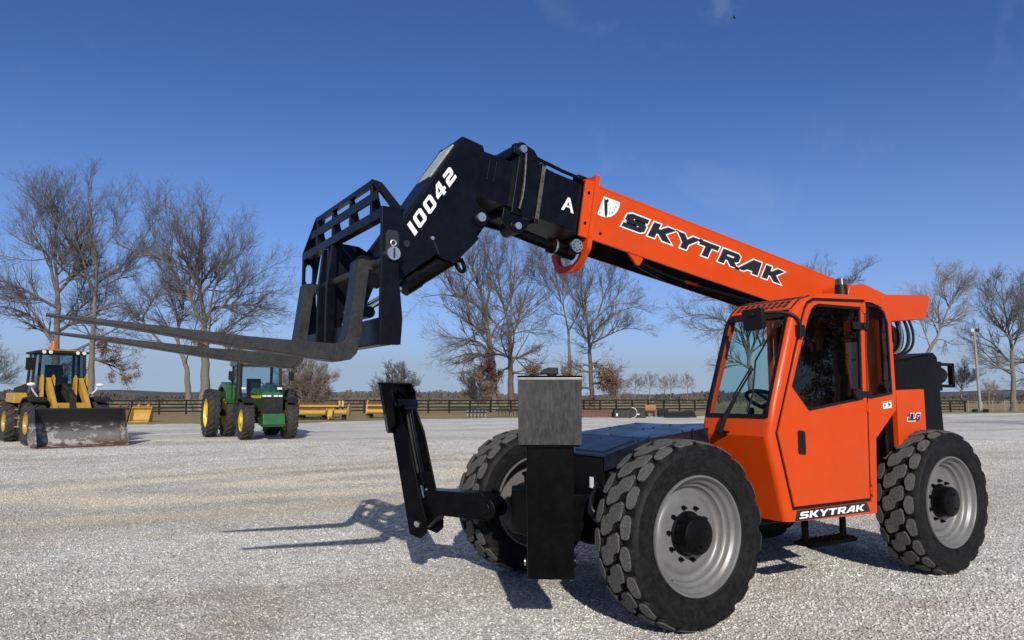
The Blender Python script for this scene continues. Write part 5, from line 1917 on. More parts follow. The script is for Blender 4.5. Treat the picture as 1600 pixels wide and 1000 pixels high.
# ---------------------------------------------------------------- wheels with bar lugs
def bar_wheel(parent, R, w, rim, rimmat, nl, lug, dish=.10, hub=.16, x=0, y=0, out=1, tw=1.0):
    """out=+1: outer face towards +y"""
    wl = holder('wheel', parent, (x, y, R))
    if out < 0:
        wl.rotation_euler = (0, 0, PI)
    mb = MB()
    h = w/2
    Rb = R-lug
    prof = [(rim, h*.62), (rim+.03, h*.86), ((rim+Rb)/2, h), (Rb-.05, h*.95), (Rb-.01, h*.78), (Rb, h*.4), (Rb+.004, 0)]
    prof += [(r, -q) for r, q in reversed(prof[:-1])]
    mb.lathe(prof, 48)
    for k in range(nl):
        for s in (1, -1):
            t0 = 2*PI*(k+(.5 if s < 0 else 0))/nl
            sw = 2*PI/nl*.95*tw
            th = 2*PI/nl*.36
            ring = []
            for rr, sc in ((Rb-.02, 1.0), (R, .8)):
                for a, q in ((0, -.03*h), (th*sc, -.03*h), (sw+th*sc, h*1.0), (sw, h*1.0)):
                    r2 = rr-(.035 if q > .5*h else 0)
                    ring.append((r2*math.cos(t0+a), s*q, r2*math.sin(t0+a)))
            mb.hexa(ring)
    mb.build('tyre', FARTYRE, wl, angle=40)
    mb = MB()
    mb.lathe([(rim+.015, h*.70), (rim+.015, h*.80), (rim-.02, h*.80), (rim-.05, h*.45), (rim-.07, h*.80-dish), (rim*.62, h*.75-dish), (hub, h*.8-dish), (hub, h*.8-dish+.09), (0, h*.8-dish+.10), (0, -h*.2), (rim-.06, -h*.3), (rim-.02, -h*.8), (rim+.015, -h*.7)], 40)
    for k in range(8):
        t = 2*PI*k/8
        rr = (rim*.62+hub)/2
        mb.cyl((rr*math.cos(t), h*.77-dish, rr*math.sin(t)), (rr*math.cos(t), h*.77-dish+.03, rr*math.sin(t)), .02, n=6)
    mb.build('rim', rimmat, wl, angle=40)
    return wl


# ---------------------------------------------------------------- wheel loader (x forward, y left)
LO = thing('wheel_loader', 'yellow and black wheel loader with a wide worn bucket resting on the gravel', 'wheel loader', (3.36, -24.80, 0), R_(104))
for x in (0, -3.05):
    for s in (1, -1):
        bar_wheel(LO, .73, .52, .36, YELLOW, 15, .05, .12, .14, x, s*.98, s, .8)
mb = MB()
mb.box(-2.9, .3, -.42, .42, .55, 1.25)
mb.cyl((0, -.8, .73), (0, .8, .73), .15, n=16)
mb.cyl((-3.05, -.8, .73), (-3.05, .8, .73), .15, n=16)
mb.prism([(-4.4, .75), (-4.45, 1.5), (-4.2, 1.95), (-2.3, 2.1), (-2.2, 1.2), (-2.2, .75)], -.72, .72, 'y')
mb.build('body', DARKMACH, LO, bevel=.03)
for s in (1, -1):
    mb = MB()
    mb.prism([(-3.2, 1.42), (-3.2, 1.75), (-2.2, 1.75), (-2.0, 1.6), (-2.0, 1.38)], s*.70, s*1.15, 'y')
    mb.build('rear_fender', YELLOW, LO, bevel=.03)
    mb = MB()
    mb.tube([(-.85, s*.98, 1.0), (-.72, s*.98, 1.35), (-.35, s*.98, 1.56), (.2, s*.98, 1.58), (.55, s*.98, 1.45)], .05, 6, 2)
    mb.prism([(-.88, 1.0), (-.74, 1.38), (-.36, 1.58), (.2, 1.60), (.56, 1.47), (.54, 1.43), (.2, 1.55), (-.34, 1.53), (-.70, 1.35), (-.84, .98)], s*.72, s*1.24, 'y')
    mb.build('front_fender', DARKMACH, LO)
    mb = MB()
    mb.box(-1.95, -1.2, s*.55, s*1.0, .55, 1.35)
    for k in range(3):
        mb.box(-1.9, -1.3, s*1.0, s*1.12, .55+.3*k, .59+.3*k)
    mb.build('step', YELLOW, LO, bevel=.02)
# cab
mb = MB()
CX0, CX1, CW = -2.25, -.75, .74
for x, xt in ((CX1, CX1-.12), (-1.55, -1.55), (CX0, CX0+.1)):
    for s in (1, -1):
        mb.hexa([(x-.05, s*CW-.04, 1.45), (x+.05, s*CW-.04, 1.45), (x+.05, s*CW+.04, 1.45), (x-.05, s*CW+.04, 1.45),
                 (xt-.05, s*(CW-.06)-.04, 3.15), (xt+.05, s*(CW-.06)-.04, 3.15), (xt+.05, s*(CW-.06)+.04, 3.15), (xt-.05, s*(CW-.06)+.04, 3.15)])
mb.prism([(CX1+.05, 1.2), (CX1+.08, 1.75), (CX1-.02, 1.98), (CX1-.08, 1.98), (CX0, 1.7), (CX0, 1.2)], -CW, CW, 'y')
mb.box(CX0-.1, CX1+.02, -CW-.06, CW+.06, 3.12, 3.20)
mb.build('cab', DARKMACH, LO, bevel=.015)
mb = MB()
mb.prism([(CX0-.05, 3.20), (CX0+.1, 3.26), (CX1-.15, 3.27), (CX1+.06, 3.22), (CX1+.05, 3.20)], -CW+.16, CW-.16, 'y')
mb.build('cab_roof', YELLOW, LO, bevel=.03)
mb = MB()
mb.box(CX0+.02, CX0+.05, -.55, .55, 1.7, 2.35)
mb.box(CX0+.3, CX0+.75, -.30, .30, 1.75, 2.05)
mb.prism([(CX0+.3, 2.0), (CX0+.45, 2.0), (CX0+.38, 2.75), (CX0+.25, 2.75)], -.27, .27, 'y')
mb.tube([(CX1-.35, 0, 1.9), (CX1-.45, 0, 2.3)], .05, 6)
mb.build('cab_interior', DARKMACH, LO)
mb = MB()
mb.hexa([(CX1+.03, -CW+.04, 1.98), (CX1+.03, CW-.04, 1.98), (CX1+.02, CW-.04, 1.98), (CX1+.02, -CW+.04, 1.98),
         (CX1-.08, -CW+.1, 3.12), (CX1-.08, CW-.1, 3.12), (CX1-.09, CW-.1, 3.12), (CX1-.09, -CW+.1, 3.12)])
mb.build('windscreen', LOGLASS, LO)
for s in (1, -1):
    mb = MB()
    mb.hexa([(CX0, s*CW, 1.72), (CX1, s*CW, 1.72), (CX1, s*CW+.01, 1.72), (CX0, s*CW+.01, 1.72),
             (CX0+.1, s*(CW-.06), 3.12), (CX1-.12, s*(CW-.06), 3.12), (CX1-.12, s*(CW-.06)+.01, 3.12), (CX0+.1, s*(CW-.06)+.01, 3.12)])
    mb.build('side_window', LOGLASS, LO)
    mb = MB()
    if s < 0:
        mb.tube([(CX1, s*.76, 3.05), (CX1+.25, s*1.02, 3.08), (CX1+.25, s*1.05, 2.9)], .022, 6)
        mb.box(CX1+.20, CX1+.27, s*1.05-.13, s*1.05+.13, 2.50, 2.92)
        mb.build('mirror', PLASTIC, LO, bevel=.03)
    mb = MB()
    mb.tube([(-.55, s*.70, 1.5), (-.35, s*.98, 1.85), (-.30, s*1.02, 1.98)], .03, 6)
    mb.ball((-.22, s*1.05, 2.02), .10, 12, (.5, 1.3, .62))
    mb.build('headlight', LAMP, LO)
    for k in range(2):
        mb = MB()
        mb.cyl((CX1-.02, s*(.62-.20*k), 3.16), (CX1+.07, s*(.62-.20*k), 3.14), .06, n=12)
        mb.build('work_light', LAMP, LO)
mb = MB()
mb.cyl((-1.5, -.15, 3.30), (-1.5, -.15, 3.38), .09, n=12)
mb.cyl((-1.5, -.15, 3.38), (-1.5, -.15, 3.58), .085, .075, n=12)
mb.build('beacon', AMBER, LO)
mb = MB()
mb.box(-1.75, -1.35, -.25, .25, 1.7, 1.85)
mb.prism([(-1.75, 1.85), (-1.6, 1.85), (-1.72, 2.6), (-1.85, 2.6)], -.25, .25, 'y')
mb.tube([(-1.0, 0, 1.8), (-1.15, 0, 2.25)], .04, 6)
mb.tube([(-1.15+.19*math.cos(t)*.3, .19*math.sin(t), 2.28+.19*math.cos(t)*.9) for t in np.linspace(0, 2*PI, 17)], .02, 5)
mb.build('seat', DARKMACH, LO)
# lift frame
for s in (1, -1):
    mb = MB()
    mb.prism([(-.62, 2.22), (-.45, 2.26), (-.15, 2.02), (.45, 1.45), (.95, .95), (1.10, .62), (1.10, .36), (1.02, .36), (.72, .75), (.1, 1.3), (-.45, 1.85), (-.66, 2.05)], s*.50-.07, s*.50+.07, 'y')
    mb.build('lift_arm', YELLOW, LO, bevel=.012)
    mb = MB()
    mb.prism([(-.75, 1.1), (-.7, 2.25), (-.5, 2.36), (-.34, 2.25), (-.25, 1.1)], s*.68-.03, s*.68+.03, 'y')
    mb.prism([(-.75, 1.1), (-.7, 2.25), (-.5, 2.36), (-.34, 2.25), (-.25, 1.1)], s*.34-.025, s*.34+.025, 'y')
    mb.build('arm_tower', YELLOW, LO, bevel=.01)
    mb = MB()
    mb.cyl((-.4, s*.30, 1.1), (.8, s*.42, .85), .065, n=12)
    mb.build('lift_cylinder', DARKMACH, LO)
mb = MB()
mb.box(.30, .55, -.43, .43, 1.18, 1.40)
mb.build('cross_tube', YELLOW, LO, bevel=.02)
mb = MB()
mb.prism([(.35, 1.15), (.15, 1.75), (.3, 1.85), (.5, 1.7), (.75, 1.0), (.6, .9)], -.08, .08, 'y')
mb.cyl((-.5, 0, 2.0), (.25, 0, 1.75), .08, n=12)
mb.tube([(.6, 0, 1.0), (1.2, 0, .75)], .06, 8)
mb.tube([(-.5, .15, 1.9), (-.1, .2, 1.6), (.3, .1, 1.6)], .025, 6, 1)
mb.build('tilt_linkage', DARKMACH, LO, bevel=.01)
# bucket
BK, nt, b = new_mat('worn_bucket_steel')
tc = N(nt, 'ShaderNodeTexCoord')
mpn = N(nt, 'ShaderNodeMapping')
mpn.inputs['Scale'].default_value = (1, 1, 1.6)
nt.links.new(tc.outputs['Object'], mpn.inputs[0])
n1 = N(nt, 'ShaderNodeTexNoise', Scale=2.2, Detail=9.0, Roughness=.68)
nt.links.new(mpn.outputs[0], n1.inputs['Vector'])
n2 = N(nt, 'ShaderNodeTexNoise', Scale=5.0, Detail=9.0, Roughness=.75)
nt.links.new(mpn.outputs[0], n2.inputs['Vector'])
sp = N(nt, 'ShaderNodeSeparateXYZ')
nt.links.new(tc.outputs['Object'], sp.inputs[0])
zz = N(nt, 'ShaderNodeMath', operation='MULTIPLY_ADD')
nt.links.new(n2.outputs['Fac'], zz.inputs[0])
zz.inputs[1].default_value = .8
nt.links.new(sp.outputs['Z'], zz.inputs[2])
low = ramp(nt, zz.outputs[0], [(.45, (.11, .06, .042)), (.62, (.15, .125, .11)), (.80, (.17, .165, .16)), (1.0, (.06, .06, .06))])
pat = ramp(nt, n1.outputs['Fac'], [(.50, (0, 0, 0)), (.56, (.9, .9, .9))])
c = mixc(nt, pat, low, (.40, .385, .36))
up_ = ramp(nt, sp.outputs['Z'], [(.62, (0, 0, 0)), (.80, (1, 1, 1))])
c = mixc(nt, up_, c, (.018, .018, .019))
nt.links.new(c, b.inputs['Base Color'])
b.inputs['Roughness'].default_value = .6
b.inputs['Metallic'].default_value = .15
BW, BY = 1.31, -.02
inner = [(2.15, .03), (1.55, .05), (1.36, .12), (1.26, .28), (1.24, .50), (1.30, .75), (1.42, .98), (1.58, 1.20)]
outer = [(1.56, 1.24), (1.36, 1.03), (1.22, .78), (1.15, .5), (1.17, .24), (1.30, .05), (1.5, -.0), (2.15, 0)]
mb = MB()
mb.prism(inner+outer, BY-BW, BY+BW, 'y')
BU = mb.build('bucket', BK, LO)
for s in (1, -1):
    mb = MB()
    mb.prism([(2.15, 0.0), (1.5, -.0), (1.28, .06), (1.15, .24), (1.13, .5), (1.2, .8), (1.35, 1.05), (1.56, 1.26), (1.66, 1.24), (1.80, .85), (2.18, .10)], s*BW+BY, s*(BW+.03)+BY, 'y')
    mb.build('bucket_side', BK, BU)
mb = MB()
mb.prism([(2.10, 0), (2.10, .035), (2.30, .012), (2.30, 0)], BY-BW-.02, BY+BW+.02, 'y')
mb.build('cutting_edge', mat('rusty_edge', (.13, .06, .04), .7, var=.4, scale=5), BU)
mb = MB()
mb.prism([(1.155, .30), (1.02, .40), (1.02, .62), (1.155, .65)], -.62, .62, 'y')
mb.prism([(1.16, .62), (1.02, .66), (1.10, .95), (1.26, .92)], -.12, .12, 'y')
mb.build('bucket_bracket', DARKMACH, BU)

# ---------------------------------------------------------------- tractor
TR = thing('tractor', 'green tractor with yellow wheel rims and doubled rear wheels', 'tractor', (-3.20, -24.25, 0), R_(90))
for s in (1, -1):
    bar_wheel(TR, .72, .42, .40, JDYELLOW, 19, .05, .02, .16, 0, s*.80, s)
    bar_wheel(TR, .97, .46, .55, JDYELLOW, 22, .06, .30, .18, -2.95, s*.86, s)
    bar_wheel(TR, .97, .46, .55, JDYELLOW, 22, .06, .12, .18, -2.95, s*1.55, s)
mb = MB()
mb.box(-3.3, .3, -.28, .28, .62, 1.15)
mb.cyl((0, -.72, .72), (0, .72, .72), .11, n=14)
mb.cyl((-2.95, -1.5, .97), (-2.95, 1.5, .97), .14, n=14)
mb.box(-2.6, -1.5, -.75, .75, .75, 1.15)
mb.build('chassis', DARKMACH, TR, bevel=.02)
mb = MB()
hp = [(-1.25, -.36, 1.15), (-1.25, .36, 1.15), (-1.25, .40, 1.80), (-1.25, .28, 1.97), (-1.25, -.28, 1.97), (-1.25, -.40, 1.80)]
hq = [(.62, -.36, 1.02), (.62, .36, 1.02), (.62, .41, 1.68), (.50, .30, 1.78), (.50, -.30, 1.78), (.62, -.41, 1.68)]
mb.add(hp+hq, [(0, 1, 2, 3, 4, 5), (11, 10, 9, 8, 7, 6)]+[(k, (k+1) % 6, 6+(k+1) % 6, 6+k) for k in range(6)])
HO = mb.build('hood', GREEN, TR, bevel=.03)
mb = MB()
mb.box(.60, .66, -.39, .39, .98, 1.60)
for k in range(9):
    mb.box(.66, .675, -.36+.085*k, -.335+.085*k, 1.02, 1.58)
mb.build('grille', DARKMACH, HO)
for s in (-1, 1):
    for k in range(2):
        mb = MB()
        mb.box(.628, .68, s*(.12+.17*k)-.07, s*(.12+.17*k)+.07, 1.61, 1.665)
        mb.build('headlight', LAMP, TR)
    mb = MB()
    mb.box(-1.0, .55, s*.405, s*.415, 1.55, 1.66)
    mb.build('yellow_stripe', JDYELLOW, HO)
    mb = MB()
    mb.prism([(-.62, 1.25), (-.5, 1.52), (-.1, 1.60), (.35, 1.55), (.55, 1.42), (.53, 1.38), (.3, 1.5), (-.1, 1.55), (-.47, 1.47), (-.58, 1.22)], s*.60, s*1.02, 'y')
    mb.build('front_fender', DARKMACH, TR)
    mb = MB()
    mb.prism([(-3.95, 1.5), (-3.8, 2.0), (-3.1, 2.22), (-2.3, 2.10), (-1.95, 1.55), (-2.05, 1.35), (-2.4, 1.9), (-3.1, 2.05), (-3.7, 1.9)], s*.62, s*1.15, 'y')
    mb.build('rear_fender', GREEN, TR, bevel=.02)
mb = MB()
mb.prism([(.66, .52), (.66, .98), (1.0, .98), (1.05, .60), (.95, .50)], -.40, .40, 'y')
mb.prism([(.1, .55), (.1, .85), (.7, .85), (.7, .6)], -.36, .36, 'y')
mb.build('front_weight_bracket', GREEN, TR, bevel=.02)
mb = MB()
for x, xt in ((-1.2, -1.32), (-2.85, -2.75)):
    for s in (1, -1):
        mb.hexa([(x-.05, s*.78-.05, 1.15), (x+.05, s*.78-.05, 1.15), (x+.05, s*.78+.05, 1.15), (x-.05, s*.78+.05, 1.15),
                 (xt-.05, s*.76-.05, 2.85), (xt+.05, s*.76-.05, 2.85), (xt+.05, s*.76+.05, 2.85), (xt-.05, s*.76+.05, 2.85)])
mb.box(-2.9, -1.15, -.80, .80, 1.1, 1.5)
mb.box(-2.82, -2.78, -.70, -.62, 1.5, 2.85)
mb.build('cab', DARKMACH, TR, bevel=.02)
mb = MB()
mb.prism([(-2.95, 2.84), (-3.0, 2.98), (-2.8, 3.06), (-1.3, 3.06), (-1.12, 2.98), (-1.15, 2.84)], -.88, .88, 'y')
mb.build('cab_roof', GREEN, TR, bevel=.05)
for s in (1, -1):
    mb = MB()
    mb.box(-1.15, -1.08, s*.62-.08, s*.62+.08, 2.88, 2.95)
    mb.build('roof_lamp', AMBER if s < 0 else LAMP, TR)
    mb = MB()
    mb.box(-2.75, -1.3, s*.77-.005, s*.77+.005, 1.5, 2.84)
    mb.build('side_window', FARGLASS, TR)
    mb = MB()
    mb.tube([(-1.25, s*.82, 2.6), (-1.1, s*1.05, 2.65), (-1.1, s*1.08, 2.1), (-1.2, s*.85, 2.0)], .018, 6)
    mb.box(-1.13, -1.08, s*1.16-.10, s*1.16+.10, 2.25, 2.6)
    mb.build('mirror', PLASTIC, TR, bevel=.02)
    mb = MB()
    mb.box(-1.16, -1.08, s*.70-.09, s*.70+.09, 1.90, 1.98)
    mb.build('work_light', LAMP, TR)
mb = MB()
mb.hexa([(-1.18, -.73, 1.5), (-1.18, .73, 1.5), (-1.19, .73, 1.5), (-1.19, -.73, 1.5), (-1.30, -.71, 2.84), (-1.30, .71, 2.84), (-1.31, .71, 2.84), (-1.31, -.71, 2.84)])
mb.build('windscreen', FARGLASS, TR)
mb = MB()
mb.cyl((-1.10, -.86, 1.1), (-1.10, -.86, 2.98), .10, n=14)
mb.cyl((-1.10, -.86, 1.0), (-1.10, -.86, 1.5), .16, n=14)
mb.build('exhaust_stack', DARKMACH, TR)
mb = MB()
mb.cyl((-1.45, -1.05, 1.55), (-1.45, -1.05, 2.25), .03, n=8)
mb.ball((-1.45, -1.05, 2.3), .10, 10)
mb.build('air_precleaner', DARKMACH, TR)
mb = MB()
mb.box(-2.5, -2.0, -.27, .27, 1.5, 1.75)
mb.prism([(-2.5, 1.75), (-2.35, 1.75), (-2.45, 2.35), (-2.6, 2.35)], -.27, .27, 'y')
mb.tube([(-1.4, 0, 1.5), (-1.65, 0, 2.05)], .05, 6)
mb.tube([(-1.68+.2*math.cos(t)*.45, .2*math.sin(t), 2.08+.2*math.cos(t)*.55) for t in np.linspace(0, 2*PI, 17)], .018, 5)
mb.build('seat', DARKMACH, TR)


# ---------------------------------------------------------------- implements along the verge
def drum(label, px, d, rz):
    t = thing('drum_implement', label, 'implement', ground_at(px, d), rz, 'yellow drum implements on the verge')
    mb = MB()
    mb.prism([(-.72, .25), (-.62, .95), (-.3, 1.35), (.12, 1.42), (.5, 1.05), (.62, .35), (.2, .12), (-.4, .12)], -1.95, -1.83, 'y')
    mb.prism([(-.55, .3), (-.4, 1.0), (.0, 1.15), (.4, .9), (.5, .3)], 1.75, 1.84, 'y')
    mb.build('end_plate', YELLOW, t, bevel=.02)
    mb = MB()
    arc = [(.52*math.cos(R_(a))-.05, .78+.48*math.sin(R_(a))) for a in range(-10, 191, 20)]
    ar2 = [(.48*math.cos(R_(a))-.05, .78+.44*math.sin(R_(a))) for a in range(190, -11, -20)]
    mb.prism(arc+ar2, -1.83, .95, 'y')
    mb.build('rusty_cover', RUST, t)
    mb = MB()
    mb.cyl((.55, -1.83, .98), (.55, 1.2, .98), .09, n=14)
    mb.build('upper_tube', YELLOW, t)
    mb = MB()
    mb.cyl((.62, -1.83, .52), (.62, .25, .52), .20, n=18)
    mb.cyl((.62, .90, .55), (.62, 1.8, .55), .20, n=18)
    mb.build('lower_tube', YELLOW, t)
    mb = MB()
    mb.prism([(.3, .1), (.3, .9), (.8, .75), (1.0, .25), (.85, .08)], .42, .78, 'y')
    mb.tube([(.7, .6, .3), (1.15, .6, .12), (1.3, .6, .12)], .07, 8)
    for y in (.35, .85):
        mb.cyl((.75, y-.04, .7), (.75, y+.04, .7), .16, n=14)
    mb.build('drive_box', YELLOW, t, bevel=.02)
    for y in (-1.6, 1.45, 0.0):
        mb = MB()
        mb.cyl((.1, y-.12, .24), (.1, y+.12, .24), .24, n=18)
        mb.build('gauge_wheel', FARTYRE, t)
    for y in (1.15, 1.40):
        mb = MB()
        mb.prism([(.3, .95), (.2, 1.35), (.34, 1.38), (.42, .95)], y-.07, y+.07, 'y')
        mb.build('hitch_lug', YELLOW, t)
    return t


yaw_d = math.atan2(-RT.x, RT.y)-PI/2+PI/2
drum('yellow drum implement with a rusty cover right of the green tractor', 508, 55, math.atan2(-FH.y, -FH.x))
drum('yellow drum implement half hidden by the raised right outrigger', 612, 60, math.atan2(-FH.y, -FH.x))


def small_bucket(label, px, d, m, w):
    t = thing('digger_bucket', label, 'bucket', ground_at(px, d), math.atan2(-FH.y, -FH.x)+.1, 'spare buckets on the verge')
    mb = MB()
    ins = [(.45, .05), (.1, .04), (-.22, .16), (-.34, .45), (-.30, .80), (-.1, .95)]
    out = [(-.1, .99), (-.34, .83), (-.39, .45), (-.26, .12), (.1, 0), (.47, 0)]
    mb.prism(ins+out, -w, w, 'y')
    for s in (1, -1):
        mb.prism([(.47, 0), (.1, 0), (-.26, .12), (-.39, .45), (-.34, .83), (-.1, .99), (.15, .55)], s*w, s*(w+.03), 'y')
    mb.build('shell', m, t, bevel=.008)
    for s in (1, -1):
        mb = MB()
        mb.prism([(-.38, .75), (-.45, 1.08), (-.32, 1.15), (-.2, .95)], s*w*.5-.03, s*w*.5+.03, 'y')
        mb.cyl((-.38, s*w*.5-.09, 1.08), (-.38, s*w*.5+.09, 1.08), .07, n=10)
        mb.build('hanger_ear', m, t)
    return t


small_bucket('yellow digger bucket on the verge between the loader and the tractor', 222, 49.0, YELLOW, .60)
small_bucket('dark rusty digger bucket just behind the loader bucket', 191, 49.0, RUST, .50)

af = math.atan2(-FH.y, -FH.x)
# tined frame
t = thing('tine_rake', 'low grey tined rake lying before the fence', 'implement', ground_at(745, 63), af)
for x in (-.3, .3):
    mb = MB()
    mb.box(x-.06, x+.06, -.8, .8, .30, .42)
    mb.build('beam', DARKMACH, t)
for k in range(11):
    mb = MB()
    y = -.75+.15*k
    mb.tube([(-.3, y, .38), (0, y+.03, .62), (.3, y, .36), (.42, y, .04)], .028, 6, 1)
    mb.build('tine', PALE if k % 2 == 0 else DARKMACH, t)
t = thing('disc_harrow', 'black disc harrow half hidden by the grey outrigger pad', 'implement', ground_at(795, 64), af)
mb = MB()
mb.box(-.1, .1, -1.1, 1.1, .45, .60)
mb.box(-.5, .5, -.08, .08, .50, .62)
mb.build('beam', DARKMACH, t)
for k in range(7):
    mb = MB()
    y = -.95+.32*k
    mb.lathe([(0, .02), (.12, .03), (.26, .07), (.265, .08), (.12, .05), (0, .045)], 20)
    o = mb.build('disc', DARKMACH, t)
    o.location = (.05, y, .27)
t = thing('chain_harrow', 'long low red harrow lying right of the grey outrigger pad', 'implement', ground_at(930, 61), af)
for z, x in ((.12, .35), (.36, .1), (.55, -.15)):
    mb = MB()
    mb.box(x-.05, x+.05, -1.45, 1.45, z-.07, z+.07)
    mb.build('beam', RED, t)
for k in range(9):
    mb = MB()
    y = -1.35+.33*k
    mb.hexa([(.4, y, .05), (.4, y+.09, .05), (.33, y+.09, .05), (.33, y, .05), (-.15, y+.05, .62), (-.15, y+.14, .62), (-.22, y+.14, .62), (-.22, y+.05, .62)])
    mb.build('strut', RED, t)
t = thing('mower_deck', 'black implement with a pale curved hoop beyond the red harrow', 'implement', ground_at(973, 60), af)
mb = MB()
mb.prism([(-.5, .05), (-.5, .5), (-.2, .72), (.4, .62), (.5, .05)], -.75, .55, 'y')
mb.build('housing', DARKMACH, t, bevel=.02)
mb = MB()
mb.tube([(.52, .62+.42*math.sin(a), .40+.42*math.cos(a)) for a in np.linspace(0, PI, 12)], .05, 8)
mb.build('hoop', PALE, t)
mb = MB()
mb.box(.5, .53, -.62, -.48, .15, .35)
mb.build('plate', WHITE, t)
t = thing('skid_attachment', 'black box shaped attachment with a small white sticker', 'implement', ground_at(995, 60), af)
mb = MB()
mb.prism([(-.45, 0), (-.45, .62), (.35, .66), (.5, .4), (.5, 0)], -.62, .62, 'y')
mb.build('housing', DARKMACH, t, bevel=.03)
mb = MB()
mb.box(.501, .507, -.1, .12, .26, .32)
mb.build('sticker', WHITE, t)
t = thing('dozer_blade', 'orange blade on a black frame by the fence', 'implement', ground_at(1016, 64), af)
mb = MB()
mb.prism([(.0, .45), (.08, .55), (.10, .75), (.05, .98), (.0, .98), (.04, .75), (.02, .56), (-.05, .46)], -.45, .45, 'y')
mb.build('blade', mat('faded_orange_paint', (.26, .10, .04), .6, var=.2), t)
mb = MB()
mb.box(-.35, -.02, -.35, .35, .30, .45)
for y in (-.3, .3):
    mb.cyl((-.1, y-.06, .18), (-.1, y+.06, .18), .18, n=12)
mb.build('frame', DARKMACH, t)
for k, (px, d, w, h, lab) in enumerate(((1036, 63, .45, .55, 'upright black attachment right of the orange blade'), (1056, 60, .9, .38, 'low wide black bucket before the fence near the cab'), (1076, 61, .5, .45, 'black attachment nearest the cab by the fence'))):
    t = thing('skid_attachment', lab, 'implement', ground_at(px, d), af, None)
    mb = MB()
    mb.prism([(-.4, 0), (-.42, h), (-.2, h*1.15), (.1, h*.6), (.45, h*.25), (.45, 0)], -w, w, 'y')
    mb.build('shell', DARKMACH, t, bevel=.02)
    mb = MB()
    mb.box(-.3, -.22, -w*.6, w*.6, h*.9, h*1.35)
    mb.build('coupler', DARKMACH, t)

# a bird high over the yard
bp_ = CAM+ray(1147, 28)*42
t = thing('bird', 'small dark bird flying at the top of the sky', 'bird', bp_, 2.0)
mb = MB()
mb.tube([(-.13, 0, -.01), (-.06, 0, 0), (0, 0, .005), (.05, 0, .005), (.085, 0, .012), (.11, 0, .008)], [.004, .018, .026, .022, .016, .003], 8)
vs = [(.05, .01, .02), (-.03, .01, .015), (-.01, .12, .06), (.05, .11, .065), (-.05, .24, .03), (.0, .22, .04)]
for s in (1, -1):
    o = [(x, y*s, z) for x, y, z in vs]
    mb.add(o+[(x, y, z-.006) for x, y, z in o], [(0, 1, 2, 3), (3, 2, 4, 5), (6, 9, 8, 7), (9, 11, 10, 8), (0, 3, 9, 6), (3, 5, 11, 9), (5, 4, 10, 11), (4, 2, 8, 10), (2, 1, 7, 8), (0, 6, 7, 1)])
mb.add([(-.10, .015, 0), (-.10, -.015, 0), (-.20, -.03, -.005), (-.20, .03, -.005), (-.10, .015, -.006), (-.10, -.015, -.006), (-.20, -.03, -.01), (-.20, .03, -.01)], [(0, 1, 2, 3), (7, 6, 5, 4), (0, 3, 7, 4), (1, 5, 6, 2), (3, 2, 6, 7), (0, 4, 5, 1)])
mb.build('body', DARKMACH, t)
# ================================================================== LIGHT, SKY, GROUND
SUN = Vector((.91, 1.92, 1.0)).normalized()
EL = math.asin(SUN.z)
w = bpy.data.worlds.new('World')
SC.world = w
w.use_nodes = True
nt = w.node_tree
bg = nt.nodes['Background']
sky = nt.nodes.new('ShaderNodeTexSky')
sky.sky_type = 'NISHITA'
sky.sun_disc = False
sky.sun_elevation = EL
sky.sun_rotation = math.atan2(SUN.x, SUN.y)
sky.altitude = 200
sky.air_density = 0.5
sky.dust_density = 0.1
sky.ozone_density = 10.0
STR = 0.15
bg.inputs['Strength'].default_value = STR
tint = N(nt, 'ShaderNodeMix', data_type='RGBA', blend_type='MULTIPLY')
tint.inputs[0].default_value = 1.0
nt.links.new(sky.outputs[0], tint.inputs[6])
tint.inputs[7].default_value = (1.28, 1.08, 0.98, 1)
# winter haze low over the horizon and a few thin wisps of cloud, both by true direction in the sky
tcw = N(nt, 'ShaderNodeTexCoord')
sep = N(nt, 'ShaderNodeSeparateXYZ')
nt.links.new(tcw.outputs['Generated'], sep.inputs[0])
hz = ramp(nt, sep.outputs['Z'], [(0, (1, 1, 1)), (.045, (.97,)*3), (.10, (.60,)*3), (.19, (.26,)*3), (.28, (.10,)*3), (.38, (0, 0, 0))])
hm = N(nt, 'ShaderNodeMix', data_type='RGBA')
nt.links.new(hz, hm.inputs[0])
nt.links.new(tint.outputs[2], hm.inputs[6])
hm.inputs[7].default_value = (.340/STR, .440/STR, .580/STR, 1)
cn = N(nt, 'ShaderNodeTexNoise', Scale=5.0, Detail=9.0, Roughness=.6, Distortion=.5)
nt.links.new(tcw.outputs['Generated'], cn.inputs['Vector'])
cd = ray(1128, -2).normalized()
dt = N(nt, 'ShaderNodeVectorMath', operation='DISTANCE')
nrm = N(nt, 'ShaderNodeVectorMath', operation='NORMALIZE')
nt.links.new(tcw.outputs['Generated'], nrm.inputs[0])
nt.links.new(nrm.outputs[0], dt.inputs[0])
dt.inputs[1].default_value = cd
near = N(nt, 'ShaderNodeMapRange')
nt.links.new(dt.outputs['Value'], near.inputs['Value'])
near.inputs['From Min'].default_value = .012
near.inputs['From Max'].default_value = .034
near.inputs['To Min'].default_value = .09
near.inputs['To Max'].default_value = 0
cn2 = N(nt, 'ShaderNodeTexNoise', Scale=38.0, Detail=6.0, Roughness=.6)
nt.links.new(tcw.outputs['Generated'], cn2.inputs['Vector'])
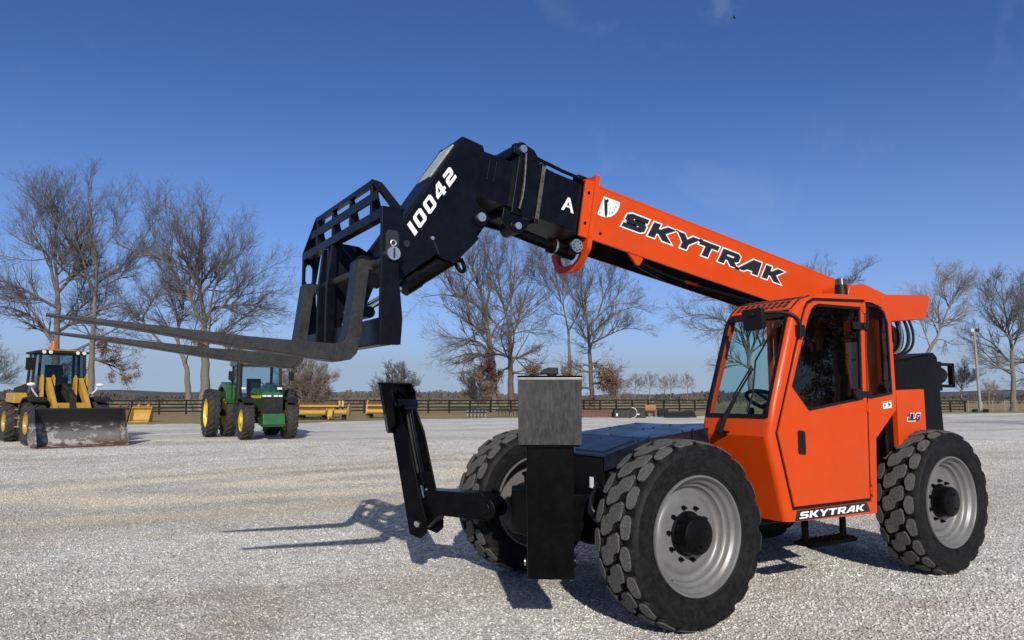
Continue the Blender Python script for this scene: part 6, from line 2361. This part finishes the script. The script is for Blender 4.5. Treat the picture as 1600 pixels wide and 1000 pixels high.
cr = ramp(nt, cn2.outputs['Fac'], [(.38, (0, 0, 0)), (.62, (1, 1, 1))])
cm = N(nt, 'ShaderNodeMath', operation='MULTIPLY')
nt.links.new(near.outputs[0], cm.inputs[0])
nt.links.new(cr, cm.inputs[1])
wz = ramp(nt, sep.outputs['Z'], [(.10, (0, 0, 0)), (.25, (1, 1, 1)), (.6, (1, 1, 1))])
wf = ramp(nt, cn.outputs['Fac'], [(.60, (0, 0, 0)), (.80, (.10,)*3)])
wm = N(nt, 'ShaderNodeMath', operation='MULTIPLY')
nt.links.new(wz, wm.inputs[0])
nt.links.new(wf, wm.inputs[1])
ca = N(nt, 'ShaderNodeMath', operation='ADD')
nt.links.new(cm.outputs[0], ca.inputs[0])
nt.links.new(wm.outputs[0], ca.inputs[1])
cx = N(nt, 'ShaderNodeMix', data_type='RGBA')
nt.links.new(ca.outputs[0], cx.inputs[0])
nt.links.new(hm.outputs[2], cx.inputs[6])
cx.inputs[7].default_value = (.62/STR, .70/STR, .85/STR, 1)
zn = ramp(nt, sep.outputs['Z'], [(.50, (0, 0, 0)), (.78, (.62,)*3)])     # unseen overhead sky tinted neutral, added to take blue out of the shadows
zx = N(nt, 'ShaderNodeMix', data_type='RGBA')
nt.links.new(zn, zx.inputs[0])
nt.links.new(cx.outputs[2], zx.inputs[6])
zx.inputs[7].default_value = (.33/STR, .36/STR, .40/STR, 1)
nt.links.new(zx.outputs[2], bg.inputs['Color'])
sl = bpy.data.lights.new('sun', 'SUN')
sl.energy = 4.5
sl.angle = R_(0.53)
sl.color = (1.0, 0.94, 0.85)
so = bpy.data.objects.new('sun', sl)
COL.objects.link(so)
so.rotation_euler = (-SUN).to_track_quat('-Z', 'Y').to_euler()
so.location = SUN*50
SC.view_settings.view_transform = 'Standard'
SC.view_settings.look = 'None'
SC.view_settings.exposure = 0.0
SC.view_settings.gamma = 1.0
SC.view_settings.use_curve_mapping = False
SC.cycles.max_bounces = 8
SC.cycles.transparent_max_bounces = 16
SC.cycles.use_denoising = True
